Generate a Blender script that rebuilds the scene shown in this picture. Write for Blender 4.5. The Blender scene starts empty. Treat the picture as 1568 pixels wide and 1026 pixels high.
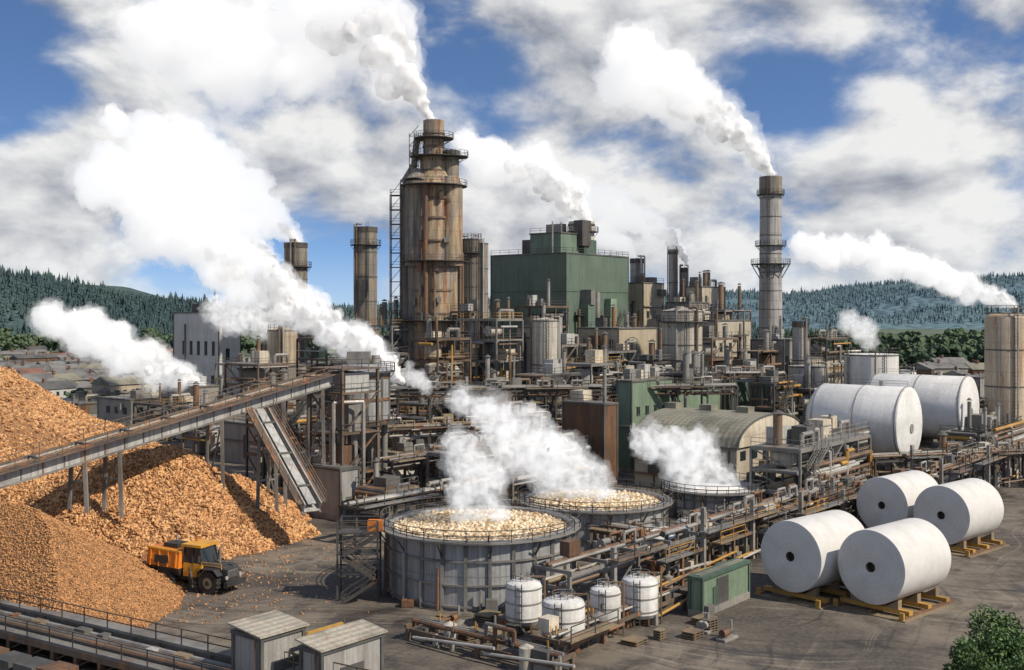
import bpy, math, random, bmesh
import numpy as np
from mathutils import Vector, Matrix, noise
random.seed(7); np.random.seed(7)
R=random.Random(11)
# camera: 25 m above the yard, level, looking along +Y
F=1681.; H=25.; CU=784.; HV=480.
AX=Vector((.629,.777,0)); BX=Vector((-.777,.629,0)); YAW=math.atan2(.777,.629)
def PX(u,D): return (u-CU)*D/F
def PZ(v,D): return H-(v-HV)*D/F
def GD(v,z=0.): return (H-z)*F/(v-HV)
sc=bpy.context.scene
cam=bpy.data.cameras.new("camera"); co=bpy.data.objects.new("camera",cam); sc.collection.objects.link(co)
co.location=(0,0,H); co.rotation_euler=(math.radians(90),0,0)
cam.sensor_width=36; cam.lens=36*F/1568; cam.shift_y=-33/1568; cam.clip_end=20000; sc.camera=co
sc.view_settings.view_transform='Standard'; sc.view_settings.look='None'
SUN=Vector((0.85*.743,-.5*.743,.669)).normalized()
l=bpy.data.lights.new("sun",'SUN'); l.energy=5.; l.angle=math.radians(.5); l.color=(1,.89,.74)
lo=bpy.data.objects.new("sun",l); sc.collection.objects.link(lo); lo.rotation_euler=SUN.to_track_quat('Z','Y').to_euler()
# ---------------------------------------------------------------- node helper
class NT:
    def __init__(s,nt): s.nt=nt
    def n(s,t,ins=None,**p):
        nd=s.nt.nodes.new(t)
        for k,v in p.items(): setattr(nd,k,v)
        if ins:
            for k,v in ins.items(): s.put(nd.inputs[k],v)
        return nd
    def put(s,sock,v):
        if isinstance(v,bpy.types.NodeSocket): s.nt.links.new(v,sock)
        elif isinstance(v,bpy.types.Node): s.nt.links.new(v.outputs[0],sock)
        else:
            if hasattr(sock.default_value,'__len__') and len(sock.default_value)==4 and len(v)==3: v=tuple(v)+(1,)
            sock.default_value=v
    def m(s,op,a,b=0.,c=None,clamp=False):
        nd=s.nt.nodes.new('ShaderNodeMath'); nd.operation=op; nd.use_clamp=clamp
        s.put(nd.inputs[0],a); s.put(nd.inputs[1],b)
        if c is not None: s.put(nd.inputs[2],c)
        return nd.outputs[0]
    def vm(s,op,a,b=(0,0,0)):
        nd=s.nt.nodes.new('ShaderNodeVectorMath'); nd.operation=op
        s.put(nd.inputs[0],a); s.put(nd.inputs[1],b)
        return nd.outputs['Value'] if op in('LENGTH','DISTANCE','DOT_PRODUCT') else nd.outputs[0]
    def ss(s,x,a,b,lo=0.,hi=1.):
        nd=s.nt.nodes.new('ShaderNodeMapRange'); nd.interpolation_type='SMOOTHSTEP'
        s.put(nd.inputs[0],x); nd.inputs[1].default_value=a; nd.inputs[2].default_value=b; nd.inputs[3].default_value=lo; nd.inputs[4].default_value=hi
        return nd.outputs[0]
    def mix(s,f,a,b,bt='MIX'):
        nd=s.nt.nodes.new('ShaderNodeMix'); nd.data_type='RGBA'; nd.blend_type=bt
        s.put(nd.inputs[0],f); s.put(nd.inputs[6],a); s.put(nd.inputs[7],b)
        return nd.outputs[2]
    def noise(s,vec,scale,detail=5,rough=.55,dist=0.):
        return s.n('ShaderNodeTexNoise',{'Vector':vec,'Scale':scale,'Detail':detail,'Roughness':rough,'Distortion':dist}).outputs[0]
def make_world():
    w=bpy.data.worlds.new("World"); sc.world=w; w.use_nodes=True; nt=w.node_tree; nt.nodes.clear(); t=NT(nt)
    tc=t.n('ShaderNodeTexCoord'); d=tc.outputs['Generated']; dz=t.n('ShaderNodeSeparateXYZ',{0:d}).outputs[2]
    sky=t.n('ShaderNodeTexSky',sky_type='NISHITA',sun_disc=False,sun_elevation=math.asin(SUN.z),sun_rotation=math.atan2(SUN.x,SUN.y),altitude=0,air_density=1.0,dust_density=.4,ozone_density=3.)
    dv=t.vm('MULTIPLY',d,(1,1,2.0)); dv=t.vm('ADD',dv,(0,0,.10)); dv=t.vm('NORMALIZE',dv); nt.links.new(dv,sky.inputs['Vector'])
    p=t.vm('MULTIPLY',d,(1,1,1.75))
    def fbm(vec): return t.noise(vec,4.6,9,.54,.15)
    n1=fbm(p); n2=fbm(t.vm('ADD',p,(.02,0,.036)))
    cov=n1
    for (u,v,r,a) in [(715,120,.065,-.15),(1150,90,.09,-.12),(40,100,.06,-.09),(870,20,.07,-.09),(1240,190,.055,-.08),(350,60,.12,.06),(1430,260,.16,.05),(480,220,.10,.05),(900,360,.16,.03),(150,360,.12,.05)]:
        c=Vector(((u-CU)/F,1,(HV-v)/F)).normalized()
        dist=t.vm('DISTANCE',d,tuple(c)); cov=t.m('ADD',cov,t.ss(dist,0,r*1.6,a,0))
    mask=t.m('MULTIPLY',t.ss(cov,.405,.55),t.ss(dz,.33,.6,1,.25))  # cloud cover thinned overhead, out of view, to weaken the ambient light
    lit=t.m('MULTIPLY',t.m('SUBTRACT',n1,n2),6.)
    thick=t.ss(cov,.5,.8)
    br=t.m('ADD',t.m('SUBTRACT',.66,t.m('MULTIPLY',thick,.28)),lit,clamp=True)
    col=t.mix(br,(3.0,3.25,3.8),(8.9,8.85,8.7))
    skc=t.mix(1.,sky.outputs[0],(1.05,1.2,1.38),'MULTIPLY')
    final=t.mix(t.m('MULTIPLY',mask,.97),skc,col)
    final=t.mix(t.ss(dz,-.02,.07,.45,0),final,(6.0,6.6,7.4))
    bg=t.n('ShaderNodeBackground',{'Color':final,'Strength':.1}); o=t.n('ShaderNodeOutputWorld'); nt.links.new(bg.outputs[0],o.inputs[0])
make_world()
# ---------------------------------------------------------------- materials
def bs(name):
    m=bpy.data.materials.new(name); m.use_nodes=True; nt=m.node_tree; t=NT(nt); b=nt.nodes['Principled BSDF']; return m,t,b
def weath(name,base,dark=None,rust=.15,rustcol=(.17,.075,.03),streak=.5,rough=.6,metal=0.,pan=None,cyl=False,ribs=0.,bump=.25,sc_=1.,seam=.45,fine_streak=0.,alt=None):
    m,t,b=bs(name)
    dark=dark or tuple(c*.5 for c in base)
    tc=t.n('ShaderNodeTexCoord'); oi=t.n('ShaderNodeObjectInfo'); o=tc.outputs['Object']
    off=t.m('MULTIPLY',oi.outputs['Random'],97.)
    v=t.vm('ADD',o,t.n('ShaderNodeCombineXYZ',{0:off,1:off,2:off}))
    st=t.noise(t.vm('MULTIPLY',v,(1.1*sc_,1.1*sc_,.09*sc_)),1.,6,.65)
    big=t.noise(v,.22*sc_,5,.6); fine=t.noise(v,2.6*sc_,4,.6)
    f=t.ss(t.m('ADD',t.m('MULTIPLY',st,streak),t.m('MULTIPLY',big,1-streak)),.36,.58)
    bc=base
    if alt: bc=t.mix(t.ss(t.noise(t.vm('MULTIPLY',v,(.5,.5,.16)),1.,5,.65,.8),.44,.56),base,alt)
    c=t.mix(f,dark,bc)
    c=t.mix(t.ss(fine,.3,.7,.28,0),c,tuple(x*.45 for x in base))
    if fine_streak>0:
        fs=t.noise(t.vm('MULTIPLY',v,(3.2*sc_,3.2*sc_,.06*sc_)),1.,5,.7); c=t.mix(t.ss(fs,.50,.66,0,fine_streak),c,tuple(x*.55 for x in dark))
    rn=t.noise(t.vm('MULTIPLY',t.vm('ADD',v,(31,17,5)),(.9*sc_,.9*sc_,.14*sc_)),1.,7,.68)
    rm=t.ss(rn,.66-rust*.45,.80-rust*.45)
    rc=t.mix(t.noise(v,1.4*sc_,4),rustcol,tuple(min(1,x*2.1) for x in rustcol))
    c=t.mix(t.m('MULTIPLY',rm,.85),c,rc)
    x,y,z=t.n('ShaderNodeSeparateXYZ',{0:o}).outputs[:3]
    hgt=t.m('MULTIPLY',fine,.25)
    if cyl: ang=t.m('ARCTAN2',y,x)
    if pan:
        pw,ph=pan
        def seamf(q,p,w=.05): 
            fr=t.m('ABSOLUTE',t.m('SUBTRACT',t.m('FRACT',t.m('ADD',t.m('DIVIDE',q,p),100.)),.5)); return t.ss(fr,.5-w,.5-w*.4)
        def rnd_(q,p): return t.m('FLOOR',t.m('ADD',t.m('DIVIDE',q,p),100.5))
        if cyl:
            a=seamf(t.m('MULTIPLY',ang,pw/(2*math.pi)),1.,.05); cell=t.n('ShaderNodeCombineXYZ',{0:rnd_(t.m('MULTIPLY',ang,pw/(2*math.pi)),1.),1:rnd_(z,ph),2:off})
        else:
            a=t.m('MAXIMUM',seamf(x,pw),seamf(y,pw)); cell=t.n('ShaderNodeCombineXYZ',{0:rnd_(t.m('ADD',x,.01),pw),1:rnd_(t.m('ADD',y,.01),pw),2:t.m('ADD',rnd_(z,ph),off)})
        a=t.m('MAXIMUM',a,seamf(z,ph,.03))
        wn=t.n('ShaderNodeTexWhiteNoise',{'Vector':cell},noise_dimensions='3D').outputs[0]
        c=t.mix(t.m('MULTIPLY',wn,.22),c,tuple(x_*.5 for x_ in base))
        c=t.mix(t.m('MULTIPLY',a,seam),c,tuple(x_*.3 for x_ in base))
        hgt=t.m('SUBTRACT',hgt,t.m('MULTIPLY',a,.6))
    if ribs>0:
        if cyl: w=t.m('SINE',t.m('MULTIPLY',ang,ribs))
        else: w=t.m('ADD',t.m('SINE',t.m('MULTIPLY',x,6.283/ribs)),t.m('SINE',t.m('MULTIPLY',y,6.283/ribs)))
        hgt=t.m('ADD',hgt,t.m('MULTIPLY',w,.4)); c=t.mix(t.ss(w,-1.2,0,.25,0),c,tuple(x_*.45 for x_ in base))
    bp=t.n('ShaderNodeBump',{'Strength':bump,'Distance':.12,'Height':hgt})
    t.put(b.inputs['Base Color'],c); t.put(b.inputs['Normal'],bp.outputs[0]); b.inputs['Metallic'].default_value=metal
    t.put(b.inputs['Roughness'],t.ss(fine,.2,.8,max(.05,rough-.12),min(1,rough+.15)))
    return m
M={}
M['white']=weath('white_paint_steel',(.72,.72,.70),(.55,.54,.50),rust=.02,streak=.7,rough=.5,pan=(14,2.4),cyl=True,seam=.12,bump=.1,fine_streak=.25)
M['whitewall']=weath('white_cladding',(.74,.74,.72),(.52,.51,.49),rust=.05,pan=(1.6,6),ribs=.8,bump=.15,fine_streak=.2)
M['cream']=weath('cream_cladding',(.62,.54,.40),(.38,.31,.21),rust=.15,pan=(1.5,5),ribs=.75,bump=.2,fine_streak=.35)
M['cream2']=weath('pale_cladding',(.64,.58,.46),(.42,.36,.27),rust=.13,pan=(2,4),bump=.15,fine_streak=.3)
M['green']=weath('green_cladding',(.17,.24,.18),(.105,.155,.12),rust=.0,pan=(3.2,6.5),ribs=.8,bump=.2,fine_streak=.35)
M['lgreen']=weath('light_green_cladding',(.26,.36,.25),(.15,.22,.15),rust=.12,pan=(1.2,3),ribs=.6,bump=.25,fine_streak=.3)
M['dgreen']=weath('dark_green_cladding',(.085,.15,.11),(.05,.085,.065),rust=.12,pan=(1.2,3),ribs=.6,bump=.25,fine_streak=.3)
M['tower']=weath('rusted_tan_steel',(.46,.35,.21),(.17,.14,.11),rust=.36,rustcol=(.13,.042,.016),streak=.9,rough=.85,cyl=True,pan=(12,3),bump=.2,seam=.45,fine_streak=.75,alt=(.29,.265,.23))
M['towerg']=weath('grey_brown_steel',(.25,.235,.21),(.11,.105,.10),rust=.26,rustcol=(.13,.055,.025),streak=.85,rough=.85,cyl=True,pan=(10,3),bump=.2,seam=.45,fine_streak=.6,alt=(.30,.25,.18))
M['stack']=weath('grey_stack_steel',(.42,.41,.39),(.22,.21,.20),rust=.14,cyl=True,pan=(6,4),bump=.15,metal=.1,rough=.6,streak=.8,fine_streak=.5)
M['bare']=weath('galvanised_steel',(.40,.41,.41),(.23,.235,.24),rust=.05,metal=.2,rough=.55,cyl=True,pan=(28,2.8),bump=.15,streak=.9,fine_streak=.5)
M['silo']=weath('pale_silo_steel',(.50,.47,.40),(.28,.255,.21),rust=.14,cyl=True,pan=(14,2.5),bump=.15,streak=.8,fine_streak=.45)
M['rsilo']=weath('tan_silo_steel',(.50,.42,.31),(.29,.23,.16),rust=.24,cyl=True,pan=(14,2.5),bump=.15,streak=.8,fine_streak=.45)
M['rust']=weath('rusty_steel',(.17,.10,.06),(.085,.055,.038),rust=.4,pan=(2,4),bump=.3,fine_streak=.4)
M['steel']=weath('dark_structural_steel',(.075,.07,.064),(.04,.038,.036),rust=.22,rustcol=(.11,.05,.025),streak=.2)
M['gsteel']=weath('grey_structural_steel',(.21,.205,.19),(.10,.095,.085),rust=.18,streak=.3)
M['conv']=weath('conveyor_grey_steel',(.44,.44,.42),(.27,.265,.25),rust=.18,pan=(2.,9),bump=.2,fine_streak=.3)
M['bsteel']=weath('brown_steel',(.14,.105,.075),(.07,.055,.042),rust=.35,streak=.3)
M['yellow']=weath('yellow_paint_steel',(.46,.26,.055),(.27,.155,.05),rust=.25,streak=.3)
M['ochre']=weath('ochre_walkway',(.25,.195,.12),(.13,.105,.075),rust=.25,streak=.2)
M['pipe']=weath('pipe_grey',(.33,.32,.295),(.18,.17,.155),rust=.2,streak=.2,metal=.2,rough=.5)
M['pipeb']=weath('pipe_brown',(.19,.13,.085),(.10,.07,.045),rust=.3,streak=.2)
M['pipew']=weath('pipe_white',(.42,.41,.38),(.26,.25,.23),rust=.15,streak=.2)
M['conc']=weath('concrete',(.34,.32,.29),(.19,.178,.16),rust=.0,streak=.5,pan=(4,3),seam=.25,fine_streak=.35)
M['roof']=weath('grey_roofing',(.21,.205,.19),(.115,.11,.105),rust=.08,streak=0,ribs=.7)
M['roofg']=weath('olive_roofing',(.25,.24,.18),(.13,.13,.10),rust=.18,streak=.2,ribs=.9,bump=.4)
M['rooft']=weath('terracotta_roofing',(.24,.12,.085),(.14,.075,.055),rust=.0,streak=.2)
M['trim']=weath('dark_trim',(.11,.11,.10),(.055,.055,.055),rust=.15,streak=.2)
M['orange']=weath('orange_machine_paint',(.68,.22,.025),(.42,.14,.03),rust=.16,streak=.2,rough=.5,sc_=2)
M['myellow']=weath('yellow_machine_paint',(.68,.35,.035),(.45,.22,.04),rust=.12,streak=.2,rough=.5,sc_=2)
M['black']=weath('black_metal',(.035,.035,.035),(.02,.02,.02),rust=.12,streak=.1,sc_=2)
m,t,b=bs('rubber'); b.inputs['Base Color'].default_value=(.028,.026,.024,1); b.inputs['Roughness'].default_value=.9; M['rubber']=m
m,t,b=bs('window_glass'); b.inputs['Base Color'].default_value=(.02,.028,.033,1); b.inputs['Roughness'].default_value=.12; M['glass']=m
m,t,b=bs('dark_interior'); b.inputs['Base Color'].default_value=(.012,.012,.012,1); M['dark']=m
m,t,b=bs('foam'); M['foam']=m
o=t.n('ShaderNodeTexCoord').outputs['Object']; t.put(b.inputs['Base Color'],t.mix(t.noise(o,1.2,5),(.62,.60,.55),(.85,.84,.82)))
t.put(b.inputs['Normal'],t.n('ShaderNodeBump',{'Strength':.6,'Distance':.2,'Height':t.noise(o,2.,5)}).outputs[0])
m,t,b=bs('paper_roll'); M['paper']=m
o=t.n('ShaderNodeTexCoord').outputs['Object']; x,y,z=t.n('ShaderNodeSeparateXYZ',{0:o}).outputs[:3]
rr=t.m('SQRT',t.m('ADD',t.m('MULTIPLY',y,y),t.m('MULTIPLY',z,z)))
ring=t.noise(t.n('ShaderNodeCombineXYZ',{0:t.m('MULTIPLY',rr,9.),1:0.,2:0.}),1.,6,.7)
c=t.mix(t.ss(ring,.3,.7),(.50,.495,.475),(.65,.645,.625)); c=t.mix(t.ss(t.noise(o,.6,5,.6),.35,.7,0,.4),c,(.42,.405,.375))
t.put(b.inputs['Base Color'],c); b.inputs['Roughness'].default_value=.9
t.put(b.inputs['Normal'],t.n('ShaderNodeBump',{'Strength':.2,'Distance':.06,'Height':t.m('ADD',ring,t.noise(o,1.1,4))}).outputs[0])
def chipmat(name,cols,dk,sc2=1.):
    m,t,b=bs(name); o=t.n('ShaderNodeTexCoord').outputs['Object']
    vo=t.n('ShaderNodeTexVoronoi',{'Vector':o,'Scale':2.2*sc2,'Randomness':1.}); vo2=t.n('ShaderNodeTexVoronoi',{'Vector':o,'Scale':5.5*sc2})
    w=t.n('ShaderNodeTexWhiteNoise',{'Vector':vo.outputs['Color']}).outputs[0]
    c=t.mix(w,cols[0],cols[1]); c=t.mix(t.m('MULTIPLY',t.n('ShaderNodeTexWhiteNoise',{'Vector':vo2.outputs['Color']}).outputs[0],.5),c,cols[2])
    c=t.mix(t.ss(vo.outputs['Distance'],.35,.75,0,.5),c,dk); c=t.mix(t.ss(t.noise(o,.10,6,.62),.44,.62,0,.7),c,dk)
    t.put(b.inputs['Base Color'],c); b.inputs['Roughness'].default_value=.9
    h=t.m('ADD',t.m('MULTIPLY',vo.outputs['Distance'],-1.),t.m('MULTIPLY',vo2.outputs['Distance'],-.5))
    t.put(b.inputs['Normal'],t.n('ShaderNodeBump',{'Strength':.8,'Distance':.3,'Height':h}).outputs[0]); return m
M['chips']=chipmat('wood_chips',[(.58,.31,.13),(.37,.185,.075),(.66,.41,.20)],(.20,.10,.045))
M['chipsf']=chipmat('fine_wood_chips',[(.47,.25,.10),(.34,.17,.07),(.55,.32,.14)],(.19,.095,.04),2.2)
M['pulp']=chipmat('pulp_chips',[(.66,.54,.36),(.50,.37,.22),(.76,.67,.50)],(.34,.24,.13),1.3)
def plain(name,c,r=.85):
    m,t,b=bs(name); b.inputs['Base Color'].default_value=(*c,1); b.inputs['Roughness'].default_value=r; return m
M['chipA']=plain('chip_light',(.62,.37,.17)); M['chipB']=plain('chip_mid',(.49,.25,.10)); M['chipC']=plain('chip_dark',(.27,.13,.055))
M['pulpA']=plain('pulp_light',(.74,.64,.46)); M['pulpB']=plain('pulp_mid',(.60,.47,.30)); M['pulpC']=plain('pulp_dark',(.40,.28,.16))
# ---------------------------------------------------------------- mesh builder
class B:
    def __init__(s,name,loc=(0,0,0),yaw=0.):
        s.name=name; s.loc=loc; s.yaw=yaw; s.v=[]; s.f=[]; s.mi=[]; s.sm=[]; s.mats=[]; s.scale=1.
    def mid(s,k):
        if k not in s.mats: s.mats.append(k)
        return s.mats.index(k)
    def add(s,vs,fs,k,sm=False):
        o=len(s.v); s.v+= [tuple(q) for q in vs]; i=s.mid(k)
        for f in fs: s.f.append(tuple(j+o for j in f)); s.mi.append(i); s.sm.append(sm)
    def box(s,x0,x1,y0,y1,z0,z1,k):
        s.add([(x0,y0,z0),(x1,y0,z0),(x1,y1,z0),(x0,y1,z0),(x0,y0,z1),(x1,y0,z1),(x1,y1,z1),(x0,y1,z1)],
              [(0,3,2,1),(4,5,6,7),(0,1,5,4),(1,2,6,5),(2,3,7,6),(3,0,4,7)],k)
    def beam(s,p,q,w,k,h=None):
        p=Vector(p);q=Vector(q);d=q-p
        if d.length<1e-4: return
        d.normalize(); up=Vector((0,0,1)) if abs(d.z)<.95 else Vector((1,0,0))
        a=d.cross(up).normalized()*w/2; c=a.cross(d).normalized()*(h or w)/2
        s.add([p-a-c,p+a-c,p+a+c,p-a+c,q-a-c,q+a-c,q+a+c,q-a+c],[(0,1,2,3),(7,6,5,4),(0,4,5,1),(1,5,6,2),(2,6,7,3),(3,7,4,0)],k)
    def cyl(s,p,q,r,k,r2=None,n=10,cap=True):
        p=Vector(p);q=Vector(q);d=(q-p)
        if d.length<1e-4: return
        d.normalize(); up=Vector((0,0,1)) if abs(d.z)<.95 else Vector((1,0,0))
        a=d.cross(up).normalized(); c=a.cross(d).normalized(); r2=r if r2 is None else r2
        vs=[]
        for (o,rr) in((p,r),(q,r2)):
            for i in range(n):
                t=2*math.pi*i/n; vs.append(o+(a*math.cos(t)+c*math.sin(t))*rr)
        s.add(vs,[(i,i+n,(i+1)%n+n,(i+1)%n) for i in range(n)],k,True)
        if cap: s.add(vs,[tuple(range(n)),tuple(range(2*n-1,n-1,-1))],k)
    def lathe(s,cx,cy,prof,k,n=28):
        vs=[]; fs=[]
        for (r,z) in prof:
            for i in range(n):
                t=2*math.pi*i/n; vs.append((cx+r*math.cos(t),cy+r*math.sin(t),z))
        for j in range(len(prof)-1):
            for i in range(n): fs.append((j*n+i,j*n+(i+1)%n,(j+1)*n+(i+1)%n,(j+1)*n+i))
        s.add(vs,fs,k,True)
    def pipe(s,pts,r,k,n=7):
        for i in range(len(pts)-1): s.cyl(pts[i],pts[i+1],r,k,n=n)
    def rail(s,pts,k='steel',h=1.1,step=2.5,w=.07):
        for i in range(len(pts)-1):
            a=Vector(pts[i]);b_=Vector(pts[i+1]);L=(b_-a).length; n=max(1,int(L/step))
            for j in range(n+1):
                p=a.lerp(b_,j/n); s.beam(p,p+Vector((0,0,h)),w,k)
            for hh in(h,h*.5): s.beam(a+Vector((0,0,hh)),b_+Vector((0,0,hh)),w,k)
    def ring(s,cx,cy,r,z,k='steel',h=1.1,n=20,w=.07):
        P=[(cx+r*math.cos(2*math.pi*i/n),cy+r*math.sin(2*math.pi*i/n),z) for i in range(n+1)]
        s.rail(P,k,h,99,w)
    def platform(s,cx,cy,r0,r1,z,k='steel',n=24,rail=True):
        s.lathe(cx,cy,[(r0,z-.3),(r1,z-.15),(r1,z),(r0,z)],k,n)
        if rail: s.ring(cx,cy,r1-.05,z,k)
        for i in range(0,n,3):
            a=2*math.pi*i/n; c,q=math.cos(a),math.sin(a); s.beam((cx+r0*c,cy+r0*q,z-1.3),(cx+r1*.97*c,cy+r1*.97*q,z-.2),.1,k)
    def ladder(s,p,q,k='steel',w=.5):
        p=Vector(p);q=Vector(q); 
        s.beam(p+Vector((-w/2,0,0)),q+Vector((-w/2,0,0)),.08,k); s.beam(p+Vector((w/2,0,0)),q+Vector((w/2,0,0)),.08,k)
        n=int((q-p).length/.6)
        for i in range(n): c=p.lerp(q,(i+.5)/n); s.beam(c-Vector((w/2,0,0)),c+Vector((w/2,0,0)),.05,k)
    def stair(s,p,q,w=1.,k='steel'):
        p=Vector(p);q=Vector(q); d=(q-p); hd=Vector((d.x,d.y,0)).normalized(); sd=Vector((-hd.y,hd.x,0))*w/2
        for sg in(-1,1):
            s.beam(p+sd*sg,q+sd*sg,.08,k,.28); s.rail([p+sd*sg,q+sd*sg],k,1.,2.)
        n=max(2,int(abs(d.z)/.25))
        for i in range(n):
            c=p.lerp(q,(i+.5)/n); s.beam(c-sd,c+sd,.28,k,.05)
    def finish(s):
        me=bpy.data.meshes.new(s.name); me.from_pydata(s.v,[],s.f)
        for k in s.mats: me.materials.append(M[k])
        me.polygons.foreach_set('material_index',s.mi); me.polygons.foreach_set('use_smooth',s.sm)
        me.set_sharp_from_angle(angle=math.radians(38)); me.update()
        ob=bpy.data.objects.new(s.name,me); sc.collection.objects.link(ob); ob.location=s.loc; ob.rotation_euler=(0,0,s.yaw); ob.scale=(s.scale,)*3; return ob
# ---------------------------------------------------------------- ground
def ground():
    me=bpy.data.meshes.new('ground'); me.from_pydata([(-7000,-300,0),(7000,-300,0),(7000,9000,0),(-7000,9000,0)],[],[(0,1,2,3)])
    m,t,b=bs('yard_asphalt_and_dirt'); o=t.n('ShaderNodeTexCoord').outputs['Object']
    n1=t.noise(o,.035,6,.6,.4); n2=t.noise(o,.35,7,.65); n3=t.noise(o,3.,5,.7); n4=t.noise(o,.11,6,.62,.6)
    c=t.mix(t.ss(n1,.4,.62),(.065,.055,.044),(.18,.15,.115)); c=t.mix(t.ss(n2,.42,.66,0,.85),c,(.035,.031,.027)); c=t.mix(t.ss(n3,.35,.75,0,.35),c,(.24,.205,.16))
    for (vec,sc1,off) in [((.777,-.45,0),.55,0.),((.3,.95,0),.5,3.)]:
        q=t.vm('DOT_PRODUCT',t.vm('ADD',o,t.vm('MULTIPLY',t.n('ShaderNodeTexNoise',{'Vector':o,'Scale':.03,'Detail':2.}).outputs['Color'],(26,26,0))),vec)
        w=t.noise(t.n('ShaderNodeCombineXYZ',{0:t.m('MULTIPLY',q,sc1),1:off,2:0.}),1.6,4,.7)
        c=t.mix(t.m('MULTIPLY',t.ss(w,.52,.64),t.ss(n4,.38,.6,.15,.8)),c,(.032,.028,.025))
        c=t.mix(t.m('MULTIPLY',t.ss(w,.44,.34),t.ss(n4,.38,.6,.05,.6)),c,(.29,.255,.20))
    c=t.mix(t.ss(n4,.53,.64,0,.7),c,(.032,.028,.025))
    y=t.n('ShaderNodeSeparateXYZ',{0:o}).outputs[1]
    far=t.ss(y,420,700); c=t.mix(far,c,t.mix(t.noise(o,.01,5),(.05,.085,.05),(.12,.14,.09)))
    t.put(b.inputs['Base Color'],c); t.put(b.inputs['Roughness'],t.ss(n4,.55,.66,.95,.35))
    t.put(b.inputs['Normal'],t.n('ShaderNodeBump',{'Strength':.6,'Distance':.2,'Height':t.m('ADD',n2,t.m('MULTIPLY',n3,.3))}).outputs[0])
    me.materials.append(m); ob=bpy.data.objects.new('ground',me); sc.collection.objects.link(ob)
ground()
# ---------------------------------------------------------------- hills + forest
def hillmat(name,cd,cl,hz,hc,s):
    m,t,b=bs(name); o=t.n('ShaderNodeTexCoord').outputs['Object']
    vo=t.n('ShaderNodeTexVoronoi',{'Vector':o,'Scale':s}); n=t.noise(o,.004,6,.6)
    c=t.mix(t.ss(vo.outputs['Distance'],0,.8),cl,cd); c=t.mix(t.ss(n,.4,.6,0,.8),c,tuple(x*1.7 for x in cl)); c=t.mix(hz,c,hc)  # last mix paints distance haze (tint hc, amount hz) into the colour
    t.put(b.inputs['Base Color'],c); b.inputs['Roughness'].default_value=1.; b.inputs['Specular IOR Level'].default_value=0.
    t.put(b.inputs['Normal'],t.n('ShaderNodeBump',{'Strength':1.,'Distance':8.,'Height':t.m('MULTIPLY',vo.outputs['Distance'],-1.)}).outputs[0]); return m
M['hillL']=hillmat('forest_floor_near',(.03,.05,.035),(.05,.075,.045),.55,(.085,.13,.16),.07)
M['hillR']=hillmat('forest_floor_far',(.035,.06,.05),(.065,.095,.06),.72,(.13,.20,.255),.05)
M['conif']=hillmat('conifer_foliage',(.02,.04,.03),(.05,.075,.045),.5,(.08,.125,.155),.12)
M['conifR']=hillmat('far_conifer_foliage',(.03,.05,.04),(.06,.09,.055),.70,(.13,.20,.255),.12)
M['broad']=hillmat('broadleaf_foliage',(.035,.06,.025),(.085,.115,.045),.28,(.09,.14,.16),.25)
def hill(name,x0,x1,y0,y1,prof,mat,nx=160,ny=40):
    vs=[];fs=[]
    for j in range(ny+1):
        y=y0+(y1-y0)*j/ny; t=j/ny
        for i in range(nx+1):
            x=x0+(x1-x0)*i/nx; sft=min(1,t/.6); e=sft*sft*(3-2*sft)
            h=prof(x)*e*(1+.10*noise.fractal((x*.004,y*.004,3.),1.,2.,4))
            vs.append((x,y,h-1))
    for j in range(ny):
        for i in range(nx): a=j*(nx+1)+i; fs.append((a,a+1,a+nx+2,a+nx+1))
    me=bpy.data.meshes.new(name); me.from_pydata(vs,[],fs); me.materials.append(M[mat]); me.polygons.foreach_set('use_smooth',[True]*len(fs))
    ob=bpy.data.objects.new(name,me); sc.collection.objects.link(ob); return vs,nx,ny
def prof_from(D,uv):
    xs=[PX(u,D) for u,v in uv]; ys=[max(3,PZ(v,D)) for u,v in uv]; return lambda x: float(np.interp(x,xs,ys))
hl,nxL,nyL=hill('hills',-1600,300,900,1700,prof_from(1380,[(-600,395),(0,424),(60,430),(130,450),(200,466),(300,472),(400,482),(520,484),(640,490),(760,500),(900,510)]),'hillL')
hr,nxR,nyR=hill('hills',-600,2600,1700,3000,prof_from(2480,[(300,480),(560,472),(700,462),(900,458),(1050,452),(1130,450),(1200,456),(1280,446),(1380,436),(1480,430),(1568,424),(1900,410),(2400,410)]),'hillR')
def conifers(name,pts,mat,hmin,hmax,n=6):
    vs=[];fs=[]
    for (x,y,z) in pts:
        h=R.uniform(hmin,hmax)*(1.35 if R.random()<.12 else 1.); w=h*R.uniform(.16,.26); a0=R.random()*6
        for (b0,b1,ww) in((.08,.55,1.),(.32,.8,.72),(.58,1.,.42)):
            o=len(vs)
            for i in range(n): 
                a=a0+2*math.pi*i/n; q=w*ww*R.uniform(.7,1.25); vs.append((x+q*math.cos(a),y+q*math.sin(a),z+h*b0+R.uniform(-.03,.03)*h))
            vs.append((x,y,z+h*b1))
            for i in range(n): fs.append((o+i,o+(i+1)%n,o+n))
    me=bpy.data.meshes.new(name); me.from_pydata(vs,[],fs); me.materials.append(M[mat]); me.polygons.foreach_set('use_smooth',[True]*len(fs)); ob=bpy.data.objects.new(name,me); sc.collection.objects.link(ob)
def samp(vs,nx,ny,n,j0,j1):
    out=[]
    for _ in range(n):
        i=R.uniform(0,nx-1);j=R.uniform(j0*ny,j1*ny-1); a=int(j)*(nx+1)+int(i); p=Vector(vs[a]);q=Vector(vs[a+1]);r=Vector(vs[a+nx+1])
        if noise.noise((p.x*.008,p.y*.008,1.))>.28: continue
        out.append(tuple(p+(q-p)*(i%1)+(r-p)*(j%1)))
    return out
conifers('conifer_forest',samp(hl,nxL,nyL,14000,.0,.75),'conif',8,15,5)
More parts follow.
